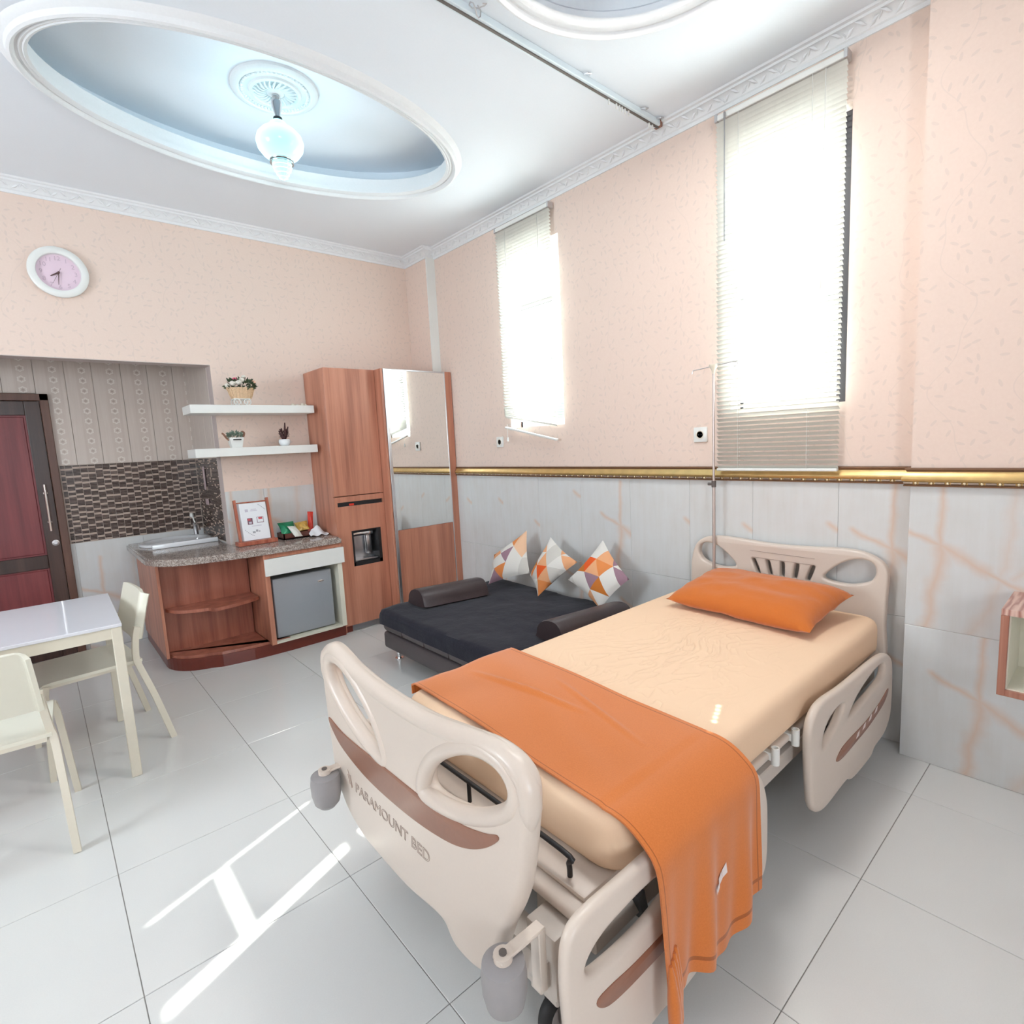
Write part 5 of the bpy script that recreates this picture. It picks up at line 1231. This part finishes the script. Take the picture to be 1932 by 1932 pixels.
R2H2 = [(1.905, 0.373), (1.905, 0.422), (1.953, 0.458), (2.04, 0.472), (2.10, 0.462), (2.07, 0.430), (1.98, 0.392)]
R2S = [(2.021, 0.277), (2.06, .300), (2.136, 0.307), (2.345, 0.303), (2.495, 0.315), (2.629, 0.342), (2.576, 0.295), (2.399, 0.268), (2.225, 0.262), (2.08, .262)]
for (yc, sgn) in ((.657, -1), (1.672, 1)):
    rb = lambda y, dx=(.07 if sgn > 0 else 0): (V(dx, y, 0), V(1, 0, 0), V(0, 0, 1), V(0, 1, 0))
    r1 = obj('side_rail', plate(R1, [R1H1, R1H2], .030, .0135, rb(yc), 4, 3), M['ivory'], bed, 50)
    r2 = obj('side_rail', plate(R2, [R2H1, R2H2], .030, .0135, rb(yc), 4, 3), M['ivory'], bed, 50)
    obj('accent_stripe', plate(R1S, [], .003, .001, rb(yc+sgn*.0155), 4, 1), M['brown'], r1, 40)
    obj('accent_stripe', plate(R2S, [], .003, .001, rb(yc+sgn*.0155), 4, 1), M['brown'], r2, 40)
    if sgn < 0:
        for k in range(4):
            x = 2.245+.072*k; z = .287+.006*k
            b = B(); A = [b.verts.new((x+dx, yc-.0175, z+dz)) for dx, dz in ((-.02, -.010), (.014, -.008), (.022, .012), (-.004, .008))]; b.faces.new(A); obj('printed_arrow', b, M['stitch'], r2)
        b = B(); box(b, 1.375, 1.43, yc+.017, yc+.019, .37, .46, .001, 1); ang_l = obj('angle_label', b, M['white'], r1)
        b = B(); tube(b, [(1.39+.012*cos(t), yc+.0165, .41+.012*sin(t)) for t in [i*.6 for i in range(9)]], .0012, 5); obj('label_print', b, M['ink'], r1)
# platform, frame
b = B(); box(b, .752, 2.76, .705, 1.65, .425, .452, .012, 3); obj('mattress_platform', b, M['ivory'], bed, 40)
b = B(); box(b, .79, 2.74, .735, 1.62, .452, .466, .006, 2); obj('platform_tray', b, M['ivory'], bed, 40)
for yy in (.735, 1.60):
    b = B(); box(b, .80, 2.72, yy-.018, yy+.018, .330, .385, .004, 1); obj('side_beam', b, M['ivorysteel'], bed)
b = B(); box(b, .80, 2.70, .80, 1.55, .395, .42); obj('under_frame', b, M['darkframe'], bed)
b = B(); tube(b, [(1.1, .755, .40), (2.2, .755, .405)], .013, 10); obj('actuator_tube', b, M['steel'], bed, 50)
for yy in (.90, 1.46):
    b = B(); box(b, .78, 2.62, yy-.02, yy+.02, .11, .16, .004, 1); obj('base_beam', b, M['ivorysteel'], bed)
for xx in (.80, 2.60):
    b = B(); box(b, xx-.025, xx+.025, .82, 1.54, .13, .175, .004, 1); obj('base_cross_beam', b, M['ivorysteel'], bed)
for xx in (1.15, 2.2):
    for yy in (.90, 1.46):
        b = B(); bar(b, (xx, yy, .15), (xx+.18, yy, .38), .018, .014); obj('lift_arm', b, M['darkframe'], bed)
b = B(); bar(b, (.93, .70, .42), (.99, .73, .30), .012, .012); obj('gas_spring', b, M['rubber'], bed)
b = B(); box(b, .70, .78, .74, .83, .27, .42, .006, 2); box(b, .70, .78, 1.53, 1.62, .27, .42, .006, 2); box(b, .69, .75, .76, 1.60, .30, .36); obj('board_holder', b, M['ivorysteel'], bed, 40)
b = B(); box(b, .778, .80, .78, .88, .19, .40, .004, 1); box(b, .80, .86, .80, .86, .14, .34, .004, 1); obj('corner_bracket', b, M['ivorysteel'], bed)
for xx in (.815, 2.58):
    for yy in (.868, 1.492):
        cs = obj('castor', lathe(B(), (xx, yy, .052), [(.018, -.016), (.044, -.018), (.051, -.012), (.052, 0), (.051, .012), (.044, .018), (.018, .016)], 26, 'y'), M['rubber'], bed, 50)
        obj('hub', lathe(B(), (xx, yy, .052), [(.004, -.020), (.030, -.0195), (.034, -.015), (.034, .015), (.030, .0195), (.004, .020)], 20, 'y'), M['bumper'], cs, 40)
        b = B(); box(b, xx-.02, xx+.02, yy-.027, yy+.027, .094, .115, .005, 1); box(b, xx-.012, xx+.012, yy-.027, yy-.022, .05, .1); box(b, xx-.012, xx+.012, yy+.022, yy+.027, .05, .1); obj('fork', b, M['darkframe'], cs)
for yy in (.752, 1.612):
    bp = obj('corner_bumper', lathe(B(), (.572, yy, .352), [(0, 0), (.024, .004), (.038, .02), (.0445, .05), (.0455, .085), (.0425, .108), (.033, .113), (.012, .114)], 28), M['bumper'], bed, 50)
    s_ = -1 if yy < 1 else 1
    b = B(); box(b, .556, .675, yy-.014, yy+.014, .468, .475, .002, 1); box(b, .655, .675, yy-.014, yy+.014, .33, .47, .002, 1); cyl(b, (.572, yy, .466), (.572, yy, .479), .019, n=18); obj('bumper_bracket', b, M['ivory'], bp, 40)
    b = B(); cyl(b, (.572, yy, .479), (.572, yy, .4825), .008, n=10); obj('bolt', b, M['darkframe'], bp)
for xx in (1.637, 1.790):
    b = B(); lathe(b, (xx, .69, .418), [(.0, 0), (.0125, 0), (.0125, .056), (.0085, .056), (.0085, .045), (0, .045)], 18); 
    box(b, xx-.01, xx+.01, .70, .735, .43, .455); obj('pole_socket', b, M['white'], bed, 40)
b = B(); tube(b, smoothpoly([(.815, .80, .462), (.812, .80, .50), (.81, .82, .524), (.81, 1.2, .526), (.81, 1.52, .524), (.812, 1.54, .50), (.815, 1.54, .462)], 5, False), .0065, 8); cyl(b, (.81, 1.176, .462), (.81, 1.176, .524), .006, n=8); obj('mattress_retainer', b, M['black'], bed, 50)
# mattress
def rbox(bm, x0, x1, y0, y1, z0, z1, r, nseg=(60, 36)):
    box(bm, x0, x1, y0, y1, z0, z1, r, 5)
mx0, mx1, my0, my1, mz1 = .868, 2.748, .700, 1.645, .612
def rrect(ins, r, n=8):
    x0, x1, y0, y1 = mx0+ins, mx1-ins, my0+ins, my1-ins; r = max(r-ins, .01); P = []
    for cx_, cy_, a0 in ((x1-r, y1-r, 0), (x0+r, y1-r, pi/2), (x0+r, y0+r, pi), (x1-r, y0+r, 1.5*pi)):
        P += [(cx_+r*cos(a0+pi/2*k/n), cy_+r*sin(a0+pi/2*k/n)) for k in range(n+1)]
    return P
b = B(); rows = []
for ins, z in ((.03, .4668), (.010, .471), (.002, .482), (0, .50), (0, .57), (.003, .588), (.010, .601), (.020, .608), (.034, .6115), (.06, .612)):
    rows.append([b.verts.new((x, y, z)) for x, y in rrect(ins, .085)])
for A, C in zip(rows, rows[1:]):
    n = len(A)
    for i in range(n): b.faces.new((A[i], A[(i+1) % n], C[(i+1) % n], C[i]))
b.faces.new(rows[0][::-1]); b.faces.new(rows[-1])
mt = obj('mattress', b, M['sheet'], None, 50)
tag(mt, 'mattress in a smooth peach fitted sheet on the hospital bed', 'mattress')
# pillow
def pillow_bm(c, L, Wd, H, rz, tilt):
    b = B(); c = Vector(c); Rm = Matrix.Rotation(rz, 3, 'Z') @ Matrix.Rotation(tilt, 3, 'Y')
    for sg in (1, -1):
        def f(u, v):
            a, d = (u-.5)*2, (v-.5)*2
            e = (max(0, 1-abs(a)**3.6)*max(0, 1-abs(d)**2.6))**.5
            x = d*Wd/2*(1-.07*(1-a*a)*0-.05*(1-abs(a)**2)*abs(d)**3); y = a*L/2*(1-.06*(1-d*d)*abs(a)**3)
            wr = .011*noise.noise(V(a*3.2, d*3.5, 2+sg))+.012*noise.noise(V(a*2, d*2.2, 7))+.005*abs(noise.noise(V(a*6+d*2, d*5, 3)))
            rim = max(0, abs(a)-.75)/.25
            wr += .004*sin(d*19+3*a)*rim
            z = sg*H/2*e*(1 if sg > 0 else .72)+wr*e
            return c+Rm @ V(x, y, z)
        grid(b, 40, 30, f)
    bmesh.ops.remove_doubles(b, verts=b.verts[:], dist=1e-4); bmesh.ops.recalc_face_normals(b, faces=b.faces[:]); return b
pw = pillow_bm((2.47, 1.145, .684), .69, .42, .165, radians(-4), radians(-9))
tag(obj('pillow', pw, M['orange'], None, 70), 'plump orange pillow at the head of the hospital bed', 'pillow')
# blanket
BW, BL = .462, 1.475
_cs = smoothpoly([(.770, .621, 0), (.735, .620, 0), (.700, .611, 0), (.668, .592, 0), (.640, .566, 0), (.630, .535, 0), (.628, .48, 0), (.628, .38, 0), (.628, .25, 0), (.628, .10, 0)], 12, False)
XS = []; _acc = 0.0; _p = _cs[0]
for _q in _cs[1:]:
    _d = (_q-_p).length; _n = 0
    while _acc <= _d:
        _t = _p.lerp(_q, _acc/_d); XS.append((_t.x-.017, _t.y)); _acc += .004
    _acc -= _d; _p = _q
def blanket_pt(u, v):
    """u: foot->head across the blanket, v: far edge -> hanging hem"""
    L = v*BL
    flat = .965
    skew = .045*(1-min(1, L/flat))
    hangx = .0
    n1 = noise.noise(V(u*3.0, L*3.0, .5))*.006+noise.noise(V(u*5+L*4, L*1.5, 3.7))*.004
    if L < .05:                                      # over the far side
        y, z = 1.668, .577+L*.8
    elif L < flat:
        y, z = 1.668-(L-.05), .619
        if y > 1.64: z -= (y-1.64)**2*18
    else:
        h = L-flat; q = XS[min(len(XS)-1, int(h/.004))]; y, z = q
        amp = min(1, max(0, h-.14)/.3)
        y += -amp*(.010+.010*sin(u*17+1.0)+.006*sin(u*31+h*5))
        hangx = -.015*amp*(1-u)+.02*amp*(.5-u)*.6
        z += .02*amp*sin(u*7.5+.4)*(h/.45)
        tipw = max(0, 1-u*7)                        # gathered corner at the foot side
        z -= .025*tipw*amp
    ridge = .013*max(0, 1-abs((u-.55)-.32*(L-.45))/.035)*max(0, sin(pi*min(1, max(0, (L-.12)/.55)))) if L < .75 else 0
    ridge += .009*max(0, 1-abs((u-.70)+.5*(L-.65))/.03)*max(0, sin(pi*min(1, max(0, (L-.40)/.5)))) if .4 < L < .9 else 0
    if L < flat: z += n1+ridge+.004
    x = .886+BW*u+skew*(1-.0*u)+hangx+.006*sin(L*5)
    return V(x, y, z)
b = B(); grid(b, 56, 110, blanket_pt, lambda u, v: (u, v))
thicken(b, .005)
bk = obj('blanket', b, M['blanket'], None, 70)
tag(bk, 'orange fleece blanket laid across the foot of the bed, hanging down the near side', 'blanket')
b = B()
for k in range(4):
    u0 = .012+.026*k; tube(b, [blanket_pt(u0, .90+.10*t)+V(-.006*t+.004*(1.5-k)*t, -.008-.006*t, -.055*t*t) for t in [i/7 for i in range(8)]], [.004, .008, .011, .0135, .0145, .0135, .0145, .009], 9)
obj('gathered_corner', b, M['blanket'], bk, 60)
b = B()
def glyph(poly):
    vs_ = []
    for (x, z) in poly:
        u = (x-.886-.0)/BW; best = min(range(66, 111), key=lambda j: abs(blanket_pt(u, j/110).z-z)); p = blanket_pt(u, best/110); p.y -= .0075; p.z = z; p.x = x; vs_.append(b.verts.new(p))
    b.faces.new(vs_)
for poly in ([(1.156, .418), (1.160, .389), (1.142, .384), (1.138, .404)], [(1.136, .404), (1.142, .384), (1.126, .372), (1.122, .392)], [(1.128, .381), (1.129, .366), (1.118, .358), (1.112, .376)], [(1.116, .384), (1.120, .368), (1.108, .360), (1.102, .378)], [(1.100, .394), (1.102, .378), (1.094, .374), (1.091, .390)]): glyph(poly)
obj('embroidered_mark', b, M['stitch'], bk)
# drip stand
iv = thing('drip_stand', 'thin steel drip pole with hooks at the head of the hospital bed', 'drip stand', (2.757, 1.503, .46))
b = B(); cyl(b, (2.757, 1.503, .455), (2.757, 1.503, 1.19), .0085, n=12); obj('lower_pole', b, M['pole'], iv, 40)
b = B(); cyl(b, (2.757, 1.503, 1.19), (2.757, 1.503, 1.79), .0062, n=12); obj('upper_pole', b, M['pole'], iv, 40)
b = B(); cyl(b, (2.757, 1.503, 1.165), (2.757, 1.503, 1.20), .012, n=14); cyl(b, (2.757, 1.503, 1.182), (2.757, 1.535, 1.182), .008, n=10); obj('clamp_knob', b, M['darkframe'], iv, 40)
b = B(); lathe(b, (2.757, 1.503, 1.765), [(.0075, 0), (.010, .02), (.021, .036), (.022, .048), (.006, .05), (0, .05)], 18); obj('pole_head', b, M['creamsteel'], iv, 40)
b = B(); tube(b, smoothpoly([(2.757, 1.503, 1.806), (2.757, 1.44, 1.810), (2.757, 1.385, 1.812), (2.757, 1.372, 1.803), (2.757, 1.374, 1.793), (2.757, 1.39, 1.789)], 4, False), .0026, 8); obj('hook', b, M['chrome'], iv, 50)
b = B(); tube(b, smoothpoly([(2.757, 1.503, 1.806), (2.757, 1.56, 1.800), (2.757, 1.615, 1.796), (2.757, 1.625, 1.79), (2.757, 1.627, 1.777)], 4, False), .0026, 8); obj('hook', b, M['chrome'], iv, 50)

# ================================================================== WALL BOX AT THE RIGHT EDGE
wb_ = thing('wall_box', 'open box shelf with striped wood edges fixed to the near wall', 'box shelf', (2.62, .12, .48))
bx0, by1, bz0, bz1 = 2.46, .279, .492, .804
b = B(); box(b, bx0, XN-.004, -.24, by1, bz1-.022, bz1, .001, 1); obj('top_board', b, M['stripewood'], wb_)
for nm, (y0, y1, z0, z1) in (('side_board', (by1-.022, by1, bz0, bz1-.022)), ('side_board', (-.24, -.218, bz0, bz1-.022)), ('bottom_board', (-.218, by1-.022, bz0, bz0+.022))):
    b = B(); box(b, bx0, XN-.004, y0, y1, z0, z1, .001, 1); obj(nm, b, M['woodbox'], wb_)
b = B()
for (y0, y1, z0, z1) in ((by1-.026, by1-.022, bz0+.022, bz1-.022), (-.218, by1-.026, bz0+.022, bz0+.026), (-.218, -.214, bz0+.026, bz1-.022), (-.214, by1-.026, bz1-.026, bz1-.022)): box(b, bx0+.012, XN-.01, y0, y1, z0, z1)
box(b, XN-.016, XN-.01, -.214, by1-.026, bz0+.026, bz1-.026); obj('lining', b, M['cream'], wb_)
